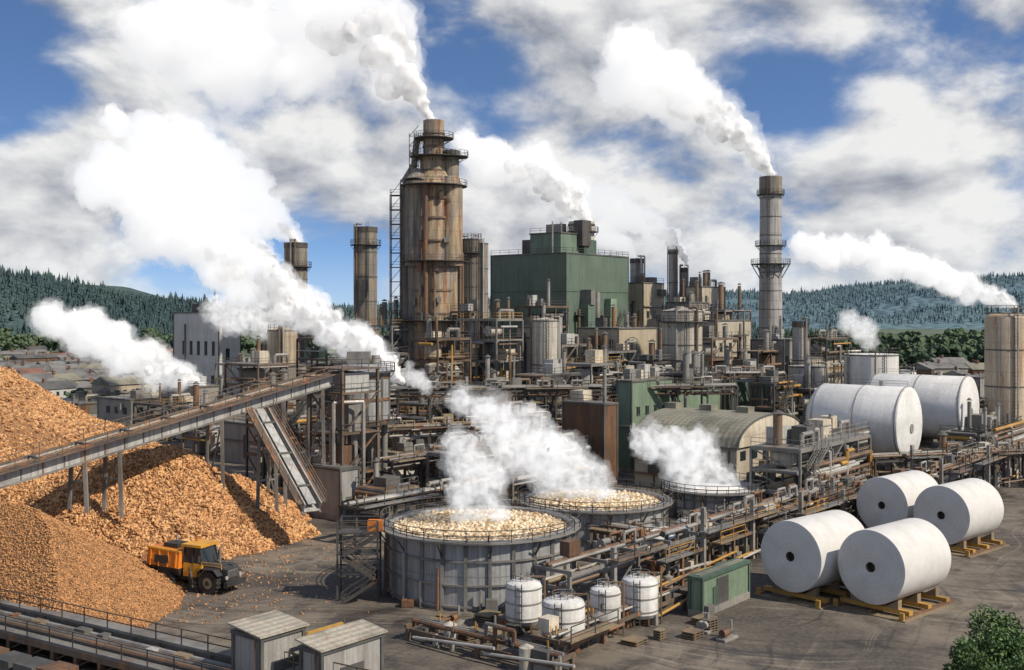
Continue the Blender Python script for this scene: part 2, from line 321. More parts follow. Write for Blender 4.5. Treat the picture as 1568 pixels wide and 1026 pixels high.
conifers('conifer_forest',samp(hr,nxR,nyR,15000,.1,.75),'conifR',8,14,5)
def ico(sub=1):
    bm=bmesh.new(); bmesh.ops.create_icosphere(bm,subdivisions=sub,radius=1)
    r=(np.array([v.co[:] for v in bm.verts]),np.array([[v.index for v in f.verts] for f in bm.faces])); bm.free(); return r
I2=ico(2)
def broad(name,pts,rmin,rmax,mat='broad'):
    V,Fc=I2; VS=[];FS=[];o=0
    for (x,y,z) in pts:
        r=R.uniform(rmin,rmax)
        for k in range(9):
            a=R.random()*6.28; q=R.uniform(0,.8)*r; rr=r*R.uniform(.22,.5)
            W=V*(rr*np.random.uniform(.65,1.3,(len(V),1)))+np.array([x+q*math.cos(a),y+q*math.sin(a),z+r*R.uniform(.4,1.5)]); VS.append(W); FS.append(Fc+o); o+=len(V)
    vs=np.concatenate(VS);fs=np.concatenate(FS); me=bpy.data.meshes.new(name); me.from_pydata(vs.tolist(),[],fs.tolist()); me.materials.append(M[mat]); ob=bpy.data.objects.new(name,me); sc.collection.objects.link(ob)
pts=[]
for _ in range(330):
    D=R.uniform(420,900); u=R.uniform(1180,1700) ; pts.append((PX(u,D),D,0))
for _ in range(230):
    D=R.uniform(640,950); u=R.uniform(-150,700) ; pts.append((PX(u,D),D,0))
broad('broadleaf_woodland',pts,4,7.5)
# ---------------------------------------------------------------- town
def town():
    for i in range(110):
        D=R.uniform(270,600); u=R.uniform(-60,262) if i<92 else R.uniform(1400,1568)
        w=R.uniform(7,18); d=R.uniform(6,11); h=R.uniform(3,6.5)
        b=B('town_house',(PX(u,D),D,0),R.choice([YAW,YAW+.2,.1]))
        wk=R.choice(['cream2','whitewall','conc','rust','cream']); rk=R.choice(['roof','rooft','roof','roofg','trim','roof'])
        b.box(0,w,0,d,0,h,wk); rh=d*.22
        b.add([(-.4,-.4,h),(w+.4,-.4,h),(w+.4,d+.4,h),(-.4,d+.4,h),(-.4,d/2,h+rh),(w+.4,d/2,h+rh)],[(0,1,5,4),(2,3,4,5),(0,4,3),(1,2,5)],rk)
        for k in range(int(w/2.5)):
            b.box(1+k*2.5,2+k*2.5,-.04,.1,1.,2.2,'glass')
            if h>5: b.box(1+k*2.5,2+k*2.5,-.04,.1,3.6,4.7,'glass')
        for k in range(int(d/2.5)): b.box(-.04,.1,1+k*2.5,2+k*2.5,1.,2.2,'glass')
        b.box(w*.3,w*.3+.7,d*.4,d*.4+.7,h,h+rh+1,'rust')
        b.finish()
town()
pts=[]
for _ in range(90):
    D=R.uniform(280,600); u=R.uniform(-60,270); pts.append((PX(u,D),D,0))
broad('town_trees',pts,1.8,3.4)
# ---------------------------------------------------------------- buildings
def sol(u,X0,D,d):
    k=(u-CU)/F; return (X0-k*D)/(k*d[1]-d[0])
def greeble(b,wr,wl,z0,z1,dens=1.,mats=('pipe','steel','gsteel','pipeb','trim')):
    area=(wr+wl)*(z1-z0)
    for i in range(int(area*.03*dens)):
        side=R.random()<.5; L=wr if side else wl; p=R.uniform(.5,max(.6,L-1.5)); z=R.uniform(z0,z1-1); k=R.choice(mats); ty=R.random()
        def bx(a0,a1,d,za,zb,k): 
            if side: b.box(a0,a1,-d,-.01,za,zb,k)
            else: b.box(-d,-.01,a0,a1,za,zb,k)
        if ty<.35: bx(p,p+R.uniform(.25,.6),R.uniform(.3,.6),z0,R.uniform(z,z1),k)
        elif ty<.6: w=R.uniform(1,3); bx(p,min(L,p+w),R.uniform(.4,1.4),z,min(z1,z+R.uniform(.8,2.2)),k)
        elif ty<.8: bx(0,L,R.uniform(.2,.5),z,z+.3,k)
        else:
            bx(p,min(L-.1,p+R.uniform(3,7)),1.3,z,z+.15,'steel')
            if side: b.rail([(p,-1.25,z+.15),(min(L,p+5),-1.25,z+.15)])
            else: b.rail([(-1.25,p,z+.15),(-1.25,min(L,p+5),z+.15)])
def rooftop(b,wr,wl,z,n=4,rail=True):
    for i in range(n):
        x=R.uniform(.1,.75)*wr;y=R.uniform(.1,.75)*wl; ty=R.random()
        if ty<.4: w=R.uniform(1,3);b.box(x,x+w,y,y+w*.8,z,z+R.uniform(1,2.4),R.choice(['gsteel','cream2','trim','conv']))
        elif ty<.8: r=R.uniform(.2,.6); h=R.uniform(1.5,5.5); b.cyl((x,y,z),(x,y,z+h),r,R.choice(['pipe','gsteel','pipeb'])); b.cyl((x,y,z+h+.2),(x,y,z+h+.6),r*1.5,'trim',r*.3)
        else: b.pipe([(x,y,z),(x,y,z+1.5),(x+3,y,z+1.5),(x+3,y,z)],.3,'pipe')
    if rail: b.rail([(0,wl,z),(0,0,z),(wr,0,z)])
def bldg(name,uc,ul,ur,D,vt,wk,rk='roof',z0=0,wins=None,gre=1.,nroof=4,rail=True,zt=None,door=True,trim='trim'):
    X0=PX(uc,D); wl=sol(ul,X0,D,BX); wr=sol(ur,X0,D,AX); zt=PZ(vt,D) if zt is None else zt
    b=B(name,(X0,D,0),YAW); b.wl=wl;b.wr=wr;b.zt=zt
    b.box(0,wr,0,wl,z0,zt-.3,wk); b.box(-.15,wr+.15,-.15,wl+.15,zt-.3,zt-.02,trim); b.box(.3,wr-.3,.3,wl-.3,zt-.02,zt+.04,rk)
    b.box(-.1,wr+.1,-.1,wl+.1,z0,z0+.6,'conc')
    for (cx,cy) in((0,0),(wr,0),(0,wl)): b.box(cx-.12,cx+.12,cy-.12,cy+.12,z0+.6,zt-.3,trim)
    if wins:
        for (z,h,w,gap,sides) in wins:
            for sd in sides:
                L=wr if sd=='x' else wl; n=int((L-1)/(w+gap))
                for i in range(n):
                    p=.8+i*(w+gap)+gap*.4
                    if sd=='x':
                        b.box(p,p+w,-.05,.1,z,z+h,'glass'); b.box(p-.1,p+w+.1,-.12,-.02,z-.12,z,'trim'); b.box(p-.1,p+w+.1,-.12,-.02,z+h,z+h+.1,'trim'); b.box(p+w/2-.04,p+w/2+.04,-.09,-.04,z,z+h,'trim')
                    else:
                        b.box(-.05,.1,p,p+w,z,z+h,'glass'); b.box(-.12,-.02,p-.1,p+w+.1,z-.12,z,'trim'); b.box(-.12,-.02,p-.1,p+w+.1,z+h,z+h+.1,'trim'); b.box(-.09,-.04,p+w/2-.04,p+w/2+.04,z,z+h,'trim')
    if door and z0==0: b.box(wr*.3,wr*.3+2.,-.06,.1,.0,2.8,'trim')
    if gre: greeble(b,wr,wl,z0+1,zt-1,gre)
    if nroof: rooftop(b,wr,wl,zt,nroof,rail)
    return b
b=bldg('boiler_house',867,752,962,250,386,'green',nroof=0,gre=.0)
wr,wl,zt=b.wr,b.wl,b.zt
b.rail([(0,wl,zt),(0,0,zt),(wr,0,zt),(wr,wl,zt)])
b.box(-.05,wr+.05,-.06,-.01,zt-9,zt-8.8,'dgreen'); b.box(-.06,-.01,0,wl,zt-9,zt-8.8,'dgreen')
b.box(2,9,3,12,zt+.05,zt+4.6,'green'); b.box(1.8,9.2,2.8,12.2,zt+4.6,zt+4.9,'trim'); b.rail([(2,12,zt+4.9),(2,3,zt+4.9),(9,3,zt+4.9)])
b.box(10,15,2,7,zt+.05,zt+3.5,'dgreen'); b.box(9.5,11,8,13,zt+.05,zt+7.5,'gsteel'); b.box(4,5.2,13,16,zt,zt+3.6,'steel')
b.cyl((13,5,zt+3.5),(13,5,zt+8),3.1,'silo',n=20); b.lathe(13,5,[(3.1,zt+7),(3.3,zt+7),(3.3,zt+7.4),(3.1,zt+7.4)],'trim'); b.box(8.5,12,1.5,4,zt+2,zt+8.,'steel')
b.platform(13,5,3.1,4.1,zt+5.6)
for k in range(8): b.pipe([(1.5+k*1.1,5,zt),(1.5+k*1.1,5,zt+R.uniform(1.5,7.5))],.18,'pipe')
for z in (8,14,20,24.5): b.box(3,15,-1.6,-.02,z,z+.15,'steel'); b.rail([(3,-1.55,z+.15),(15,-1.55,z+.15)])
b.box(5,8,-2.6,-.02,6,27,'green'); b.box(5.6,7.4,-3,-.03,27,30.5,'gsteel'); b.cyl((10.5,-1.3,4),(10.5,-1.3,30),.7,'pipe',n=12); b.box(12,14.5,-2.2,-.02,12,24,'cream2'); b.box(15.5,18,-1.8,-.02,4,28.5,'lgreen'); b.cyl((3.6,-1,2),(3.6,-1,26),.35,'pipeb')
b.stair((16,-2.2,20),(20,-2.2,25)); b.box(19,22,-3,-.02,10,22,'gsteel'); b.box(-1.6,-.02,2,4.5,3,22,'green'); b.cyl((-.8,6,0),(-.8,6,24),.5,'pipe'); greeble(b,wr,wl*.5,3,zt-14,1.)
b.finish()
bldg('process_building',985,950,1016,272,432,'cream',gre=1.,nroof=5,wins=[(24,1.5,1.2,2,'x')]).finish()
bldg('process_building',947,884,1006,214,502,'cream',gre=1.2,nroof=6,wins=[(14,1.6,1.2,2.5,'xy')]).finish()
bldg('process_building',1095,1008,1150,232,490,'cream2',gre=.8,nroof=7,wins=[(17,1.6,1.2,3,'x')]).finish()
bldg('penthouse_building',1074,1050,1110,262,438,'cream2',gre=1.2,nroof=6,rail=True).finish()
bldg('process_building',1055,1020,1085,255,462,'gsteel',gre=1.5,nroof=6).finish()
bldg('warehouse',1240,1198,1292,235,548,'cream2',gre=.6,nroof=4,wins=[(8,1.5,1.5,2,'x')]).finish()
bldg('process_building',1200,1150,1240,225,520,'conc',gre=2,nroof=6).finish()
bldg('process_building',815,790,860,225,500,'cream2',gre=1.5,nroof=5).finish()
bldg('long_warehouse',1500,1470,1760,250,578,'conc','roof',gre=.6,nroof=3,wins=[(2,1.5,2,3,'xy')]).finish()
bldg('pump_house',967,945,1030,172,583,'lgreen','roofg',gre=.5,nroof=4,wins=[(9,1.2,1,1.6,'x')]).finish()
bldg('pump_house',1034,1010,1103,182,590,'lgreen','roofg',gre=.3,nroof=3,wins=[(7,1.2,1,1.6,'x')]).finish()
bldg('switch_house',1120,1085,1178,196,582,'dgreen','roofg',gre=.6,nroof=4).finish()
bldg('digester_house',925,862,945,158,618,'rust','gsteel',gre=.35,nroof=2,door=False).finish()
bldg('control_building',335,266,368,262,478,'whitewall',gre=.15,nroof=6,wins=[(15,3.2,1.1,1.9,'y'),(8,2,1.1,2.6,'y'),(14,2.5,1.1,3,'x')]).finish()
bldg('vent_house',300,246,345,232,592,'conc',gre=.5,nroof=3).finish()
bldg('electrical_shed',521,472,549,132,718,'conv',gre=.1,nroof=1,rail=False).finish()
bldg('process_building',650,600,700,262,500,'gsteel',gre=2,nroof=5).finish()
bldg('process_building',440,395,500,235,560,'conc',gre=2,nroof=5).finish()
bldg('workshop',200,150,262,250,612,'conc','roof',gre=.5,nroof=4,wins=[(2,1.4,1.5,2,'xy')]).finish()
bldg('workshop',120,60,175,262,618,'rust','roof',gre=.5,nroof=5).finish()
bldg('workshop',330,275,400,200,628,'gsteel','roof',gre=1.,nroof=6).finish()
bldg('workshop',395,340,450,180,650,'conc','roof',gre=1.2,nroof=6).finish()
b=bldg('storage_shed',1075,1056,1146,90,884,'lgreen','roofg',gre=0,nroof=0,trim='dgreen'); b.box(1.8,2.6,-.08,.02,.1,2.2,'dgreen'); b.box(.2,1.2,-.5,-.1,.05,1.,'gsteel'); b.finish()
def quonset():
    D=150; X0=PX(1128,D); b=B('arched_roof_shed',(X0,D,0),YAW); wr=sol(1226,X0,D,AX); wl=sol(972,X0,D,BX)
    z0=PZ(686,D); b.box(0,wr,0,wl,0,z0,'cream2'); n=16; rise=min(4.,z0*.6)
    pts=[(wr/2-(wr/2+.5)*math.cos(math.pi*i/n),z0+rise*math.sin(math.pi*i/n)) for i in range(n+1)]
    vs=[(x,-.4,z) for x,z in pts]+[(x,wl+.4,z) for x,z in pts]
    b.add(vs,[(i,i+1,i+n+2,i+n+1) for i in range(n)],'roofg',True)
    b.add(vs[:n+1],[tuple(range(n+1))],'cream2'); b.add(vs[n+1:],[tuple(range(n,-1,-1))],'cream2')
    for i in range(n): b.beam((pts[i][0],-.45,pts[i][1]),(pts[i+1][0],-.45,pts[i+1][1]),.2,'trim')
    for k in range(int(wl/4)):
        y=2+k*4; b.box(-.06,.1,y,y+1.8,z0-2.2,z0-1,'glass'); b.box(-.2,0,y-1,y-.8,0,z0,'trim')
    for k in range(int(wr/3.5)): b.box(1+k*3.5,2.6+k*3.5,-.06,.1,z0-1.9,z0-.6,'glass')
    b.box(-.3,-.02,-.2,wl+.2,z0-.4,z0-.1,'gsteel')
    for k in range(3): b.box(wr/2-1,wr/2+1,3+k*6,5+k*6,z0+rise-.2,z0+rise+.8,'roofg')
    greeble(b,wr,wl,.5,z0-.5,1.5)
    b.finish()
quonset()
# ---------------------------------------------------------------- tanks & stacks
def vt(name,u,w,vt_,D,mat,z0=0,roof='cone',rings=3,rail=True,pipes=2,ladder=True,n=32,trim='trim',v=None):
    r=w*D/F/2; zt=PZ(vt_,D); b=B(name,(PX(u,D),D,0),0.)
    prof=[(.01,z0),(r,z0),(r,zt)]
    if roof=='cone': prof+=[(r*.97,zt+.05),(.01,zt+r*.22)]
    elif roof=='dome': prof=[(.01,z0),(r,z0)]+[(r*math.cos(a),zt-r*.3+r*.3*math.sin(a)) for a in[i*math.pi/16 for i in range(8)]]+[(.01,zt)]
    elif roof=='flat': prof+=[(.01,zt+.02)]
    elif roof=='stack': prof+=[(r*.8,zt),(r*.8,zt-2),(.01,zt-2)]
    b.lathe(0,0,prof,mat,n)
    if roof=='stack': b.lathe(0,0,[(r,zt-1.2),(r+.1,zt-1.2),(r+.1,zt),(r*.8,zt+.02)],'steel',n)
    for i in range(rings):
        z=z0+(zt-z0)*(i+1)/(rings+.0)-.15; b.lathe(0,0,[(r,z-.12),(r+.07,z-.12),(r+.07,z+.1),(r,z+.1)],trim,n)
    if rail and roof!='stack': b.ring(0,0,r*.96,zt+.02,n=16)
    if ladder: a=R.uniform(-1.8,-1.2); b.ladder(((r+.2)*math.cos(a),(r+.2)*math.sin(a),z0),((r+.2)*math.cos(a),(r+.2)*math.sin(a),zt+1))
    for i in range(pipes):
        a=R.uniform(-2.9,-.3); q=r+.35; c,s_=math.cos(a),math.sin(a); b.pipe([(q*c,q*s_,z0),(q*c,q*s_,zt+.6),(r*.5*c,r*.5*s_,zt+.6)],R.uniform(.1,.25),R.choice(['pipe','pipeb','pipew']))
    b.r=r;b.zt=zt; return b
vt('storage_silo',835,41,490,200,'silo',roof='cone').finish()
b=vt('storage_tank',1044,62,476,212,'silo',roof='cone',rings=4); b.platform(0,0,b.r,b.r+1,b.zt-2); b.finish()
vt('storage_tank',1334,80,542,212,'white',roof='flat',rings=2).finish()
vt('storage_tank',1385,34,566,230,'white',roof='dome',rings=1).finish()
vt('bleach_tower',1540,60,478,190,'rsilo',roof='dome',rings=4).finish()
b=vt('chimney_stack',560,35,348,250,'towerg',roof='stack',rings=8); b.platform(0,0,b.r,b.r+.9,b.zt-4); b.finish()
b=vt('chimney_stack',453,35,372,255,'towerg',roof='stack',rings=5); b.platform(0,0,b.r,b.r+1,b.zt-5.5); b.finish()
vt('chimney_stack',412,20,391,262,'towerg',roof='stack',rings=4).finish()
vt('storage_silo',433,46,505,240,'rsilo',roof='cone',rings=3).finish()
vt('chimney_stack',1223,19,492,225,'stack',roof='stack',rings=3).finish()
vt('chimney_stack',975,20,396,280,'stack',roof='stack',rings=3).finish()
vt('chimney_stack',1031,14,382,275,'stack',roof='stack',rings=5).finish()
vt('chimney_stack',1048,11,410,275,'stack',roof='stack',rings=3).finish()
vt('process_column',741,13,372,212,'towerg',roof='flat',rings=8,rail=False).finish()
b=vt('process_column',722,32,366,240,'towerg',roof='flat',rings=8); b.platform(0,0,b.r,b.r+1.,b.zt-3); b.platform(0,0,b.r,b.r+1.,b.zt-14); b.finish()
vt('process_column',699,16,392,236,'stack',roof='flat',rings=8,rail=False).finish()
vt('storage_tank',1340,48,552,250,'white',roof='flat').finish()
vt('storage_tank',1236,56,560,205,'silo',roof='flat',rings=2).finish()
D=262; b=B('chimney_stack',(PX(1180,D),D,0)); r0=2.75; zt=PZ(271,D)
b.lathe(0,0,[(r0*1.05,0),(r0*.98,zt*.5),(r0*.9,zt-.0),(r0*.75,zt),(r0*.75,zt-2),(.01,zt-2)],'stack',28)
b.lathe(0,0,[(r0*.92,zt-4),(r0*.97,zt-4),(r0*.97,zt),(r0*.75,zt+.03)],'towerg',28)
for i in range(15):
    z=4+i*4.4; 
    if z<zt: rr=r0*(1.05-.15*z/zt); b.lathe(0,0,[(rr,z-.1),(rr+.07,z-.1),(rr+.07,z+.1),(rr,z+.1)],'trim')
zp=PZ(404,D); b.platform(0,0,r0*.9,r0+1.9,zp); b.platform(0,0,r0*.9,r0+.9,PZ(376,D)); b.platform(0,0,r0*.85,r0+.5,zt-4.2)
for a in range(0,12):
    c,s_=math.cos(a*math.pi/6),math.sin(a*math.pi/6); b.beam((r0*.95*c,r0*.95*s_,zp-3.5),((r0+1.8)*c,(r0+1.8)*s_,zp-.2),.16,'gsteel')
b.ladder((-1.2,-r0-.1,0),(-1.2,-r0-.1,zt)); b.box(-3.5,3.5,-3.5,3.5,0,9,'conc'); b.finish()
# main tower
D=230; b=B('recovery_boiler_tower',(PX(664,D),D,0)); k=D/F
def zz(v): return PZ(v,D)
r=34*k
b.lathe(0,0,[(r,0),(r,zz(400)),(r*.97,zz(400)),(r*.97,zz(285)),(r*.93,zz(282)),(20*k,zz(262)),(20*k,zz(240)),(16*k,zz(238)),(16*k,zz(185)),(13*k,zz(185)),(13*k,zz(200)),(.01,zz(200))],'tower',36)
b.cyl((23*k,-1.,zz(640)),(23*k,-1.,zz(408)),14*k,'tower',n=20); b.cyl((27*k,-1.6,zz(408)),(27*k,-1.6,zz(288)),18*k,'tower',n=24); b.cyl((27*k,-1.6,zz(288)),(27*k,-1.6,zz(272)),18*k,'tower',12*k,n=24)
b.cyl((-24*k,-1.6,zz(408)),(-24*k,-1.6,zz(280)),19*k,'towerg',n=24); b.cyl((-24*k,-1.6,zz(280)),(-22*k,-1.,zz(262)),19*k,'towerg',9*k,n=24)
b.cyl((-26*k,-1.2,0),(-26*k,-1.2,zz(408)),13*k,'towerg',n=20)
b.cyl((27*k,0,zz(272)),(27*k,0,zz(238)),12*k,'towerg',n=20); b.cyl((27*k,0,zz(238)),(27*k,0,zz(231)),13.5*k,'trim',n=20)
b.cyl((-42*k,0,0),(-42*k,0,zz(282)),10*k,'towerg',n=18); b.cyl((-42*k,0,zz(282)),(-30*k,0,zz(255)),10*k,'towerg',6*k,n=18); b.cyl((-30*k,0,zz(255)),(-26*k,0,zz(215)),5*k,'towerg',n=14)
b.cyl((-9*k,-r-.5,0),(-9*k,-r-.5,zz(286)),3.6*k,'rust',n=10); b.cyl((4*k,-r-.5,0),(4*k,-r-.5,zz(400)),.25,'pipeb')
for v in (600,560,520,480,445,410,370,335,305,262,225,205):
    z=zz(v); rr=r+.06 if v>290 else (20*k+.06 if v>240 else 16*k+.06)
    b.lathe(0,0,[(rr-.1,z-.22),(rr+.12,z-.22),(rr+.12,z+.15),(rr-.1,z+.15)],'bsteel',36)
for v in (400,285,490): b.platform(0,0,r*.95,r+2.4,zz(v),'steel')
for v,r1 in ((240,5.),(212,4.2)): b.platform(0,0,16*k,r1,zz(v),'steel')
b.platform(27*k,0,12*k,3.6,zz(240),'steel',16)
for (v0,v1) in((600,490),(490,400),(400,285)): b.ladder((-6.3,-2.5,zz(v0)),(-6.3,-2.5,zz(v1)))
for v in range(300,620,22):
    z=zz(v); b.box(-9.,-6.6,-1.2,1.2,z,z+.12,'steel')
    if v<420: b.rail([(-6.6,-1.2,z+.12),(-9.,-1.2,z+.12),(-9.,1.2,z+.12)])
    b.beam((-9.,-1.2,z),(-6.6,-1.2,z+3),.1,'steel')
for x in(-9.,-6.6):
    for y in(-1.2,1.2): b.beam((x,y,0),(x,y,zz(300)),.2,'steel')
for x,y in((-3,-2),(-3,2),(-5,-1)): b.beam((x,y,zz(285)),(x,y,zz(205)),.14,'steel')
for v in range(210,285,15): b.beam((-5,-1,zz(v)),(-3,-2,zz(v)),.1,'steel'); b.beam((-5,-1,zz(v)),(-3,-2,zz(v-15)),.1,'steel')
for _ in range(26):
    a=R.uniform(-3.,-.1); z=R.uniform(12,50); q=r+.3; w=R.uniform(.4,1.1); b.box(q*math.cos(a)-w/2,q*math.cos(a)+w/2,q*math.sin(a)-.7,q*math.sin(a),z,z+w*R.uniform(.8,2.5),R.choice(['steel','gsteel','bsteel','rust']))
b.finish()
D=150; b=B('hopper_tank',(PX(555,D),D,0)); r=40*D/F; z0=PZ(643,D); z1=PZ(572,D)
b.lathe(0,0,[(.6,z0-3),(r*.55,z0-1.5),(r,z0),(r,z1),(r+.3,z1),(r+.3,z1+.4),(r*.8,z1+1.2),(.01,z1+1.4)],'bare',28)
for i in range(10):
    a=i*math.pi/5; c,s_=math.cos(a)*(r+.08),math.sin(a)*(r+.08); b.beam((c,s_,z0),(c,s_,z1),.3,'gsteel')
for i in range(6): a=i*math.pi/3+.3; c,s_=math.cos(a)*r*.85,math.sin(a)*r*.85; b.cyl((c,s_,0),(c,s_,z0),.45,'gsteel',n=10)
for z in (z0,z0+3,z1-.3): b.lathe(0,0,[(r,z-.2),(r+.18,z-.2),(r+.18,z+.15),(r,z+.15)],'rust')
b.platform(0,0,r,r+1.2,z0-.2); b.platform(0,0,r,r+.9,z1+.4); b.box(-2,1,-1,1,z1+1.2,z1+3,'gsteel'); b.cyl((1.8,0,z1+1),(1.8,0,z1+2.5),.6,'pipe'); b.finish()
# ---------------------------------------------------------------- horizontal vessels
M['whiteh']=weath('white_vessel_paint',(.76,.76,.74),(.64,.635,.61),rust=.0,streak=.1,rough=.5,pan=(3.4,50),seam=.10,bump=.05)
def hv(name,u,v,D,r,L):
    X0=PX(u,D); z=PZ(v,D); b=B(name,(X0,D,z),YAW-math.pi/2) # local +x = -b dir
    n=40; prof=[(-L-r*.42,.01),(-L-r*.40,r*.35),(-L-r*.28,r*.72),(-L-r*.12,r*.93),(-L,r),(0,r),(.25,r*.985),(.45,r*.9),(.55,.01)]
    vs=[];fs=[]
    for (x,q) in prof:
        for i in range(n): a=2*math.pi*i/n; vs.append((x,q*math.cos(a),q*math.sin(a)))
    for j in range(len(prof)-1):
        for i in range(n): fs.append((j*n+i,(j+1)*n+i,(j+1)*n+(i+1)%n,j*n+(i+1)%n))
    b.add(vs,fs,'whiteh',True)
    for x in (-L,-L*.5,-.05): 
        ring=[(xx,q*math.cos(2*math.pi*i/n),q*math.sin(2*math.pi*i/n)) for (xx,q) in((x-.08,r+.02),(x-.08,r+.07),(x+.08,r+.07),(x+.08,r+.02)) for i in range(n)]
        b.add(ring,[(j*n+i,(j+1)*n+i,(j+1)*n+(i+1)%n,j*n+(i+1)%n) for j in range(3) for i in range(n)],'pipe',True)
    for x in (-L*.9,-L*.5,-L*.1):
        b.box(x-.5,x+.5,-r*.8,r*.8,-r-.9,-r*.72,'gsteel')
        for y in(-r*.7,r*.7): b.cyl((x,y,-z),(x,y,-r-.9),.4,'rust')
        b.beam((x,-r*.7,-z+1),(x,r*.7,-r-1),.2,'steel')
    b.box(-L-1,1.,-r-1,r*1.,-r-1.2,-r-.95,'ochre'); b.rail([(-L-1,-r-1,-r-.95),(1,-r-1,-r-.95),(1,r,-r-.95)],'steel')
    b.pipe([(-L,-r*.95,-r-1.5),(1,-r*.95,-r-1.5)],.25,'yellow')
    b.rail([(-L,0,r),(0,0,r)],'gsteel',.8,4,.05); b.cyl((-L*.3,0,r),(-L*.3,0,r+.7),.4,'pipe'); b.cyl((.5,0,-r*.1),(.66,0,-r*.1),.7,'pipe')
    return b
hv('pressure_vessel',1390,650,160,5.5,12.5).finish()
hv('pressure_vessel',1482,626,182,5.4,15).finish()
# ---------------------------------------------------------------- paper rolls
def roll(u,D,L=8.,r=3.1):
    b=B('paper_roll',(PX(u,D),D,r+.75),math.atan2(.67,.74)); n=56
    prof=[(.9,.42),(0.,.42),(0.,.46),(-.02,.5),(-.02,1.3),(0,1.31),(0,2.4),(.01,2.41),(0.,r-.08),(.03,r-.02),(.1,r),(L-.1,r),(L,r-.08),(L,.42)]
    vs=[];fs=[]
    for (x,q) in prof:
        for i in range(n): a=2*math.pi*i/n; vs.append((x,q*math.cos(a),q*math.sin(a)))
    for j in range(len(prof)-1):
        for i in range(n): fs.append((j*n+i,j*n+(i+1)%n,(j+1)*n+(i+1)%n,(j+1)*n+i))
    b.add(vs,fs,'paper',True)
    b.cyl((-.03,0,0),(.8,0,0),.415,'pipeb',n=24,cap=False); b.add([(.4,.41*math.cos(a*.3927),.41*math.sin(a*.3927)) for a in range(16)],[tuple(range(16))],'dark')
    b.finish()
    p=B('roll_pallet',(PX(u,D),D,0),math.atan2(.67,.74))
    for x in (.8,L/2,L-.8):
        p.box(x-.3,x+.3,-r*1.02,r*1.02,.3,.65,'yellow')
        for y in(-1,1): p.add([(x-.3,y*1.0,.65),(x+.3,y*1.0,.65),(x+.3,y*2.2,.65),(x-.3,y*2.2,.65),(x-.3,y*2.2,1.4),(x+.3,y*2.2,1.4)],[(0,1,2,3),(2,3,4,5),(0,3,4),(1,2,5),(0,1,5,4)],'ochre')
    for y in(-r*.95,0,r*.95): p.box(-.4,L+.4,y-.15,y+.15,.1,.3,'rust')
    for y in(-r*.97,r*.97): p.box(-.5,-.3,y-.2,y+.2,0,.7,'yellow')
    p.box(-.6,L+.6,-r*1.1,r*1.1,.0,.1,'ochre'); p.finish()
roll(1210,95.5); roll(1333,91.5); roll(1350,121); roll(1441,115)
# ---------------------------------------------------------------- chips scatter
def boxes_obj(name,P,size,mats,parent=None):
    n=len(P); P=np.array(P); base=np.array([[x,y,z] for x in(-.5,.5) for y in(-.5,.5) for z in(-.5,.5)])
    s=np.random.uniform(.5,1.4,(n,1,3))*np.array(size); q=np.random.normal(size=(n,4)); q[:,1:3]*=.55; q/=np.linalg.norm(q,axis=1)[:,None]
    w,x,y,z=q.T
    Rm=np.stack([1-2*(y*y+z*z),2*(x*y-z*w),2*(x*z+y*w),2*(x*y+z*w),1-2*(x*x+z*z),2*(y*z-x*w),2*(x*z-y*w),2*(y*z+x*w),1-2*(x*x+y*y)],1).reshape(n,3,3)
    V=np.einsum('nij,nkj->nki',Rm,base[None]*s)+P[:,None,:]
    fb=np.array([(0,1,3,2),(4,6,7,5),(0,4,5,1),(2,3,7,6),(0,2,6,4),(1,5,7,3)])
    Fq=(fb[None]+np.arange(n)[:,None,None]*8).reshape(-1,4)
    me=bpy.data.meshes.new(name); me.vertices.add(n*8); me.vertices.foreach_set('co',V.reshape(-1)); me.loops.add(len(Fq)*4); me.loops.foreach_set('vertex_index',Fq.reshape(-1))
    me.polygons.add(len(Fq)); me.polygons.foreach_set('loop_start',np.arange(len(Fq))*4); me.polygons.foreach_set('loop_total',np.full(len(Fq),4))
    for k in mats: me.materials.append(M[k])
    me.polygons.foreach_set('material_index',np.repeat(np.random.randint(0,len(mats),n),6)); me.update(calc_edges=True); me.validate()
    ob=bpy.data.objects.new(name,me); sc.collection.objects.link(ob); ob.parent=parent; return ob
WP=Vector((PX(0,87),87)); WD=Vector((.85,-.53)).normalized()
def walldist(x,y): return (x-WP.x)*(-WD.y)+(y-WP.y)*WD.x
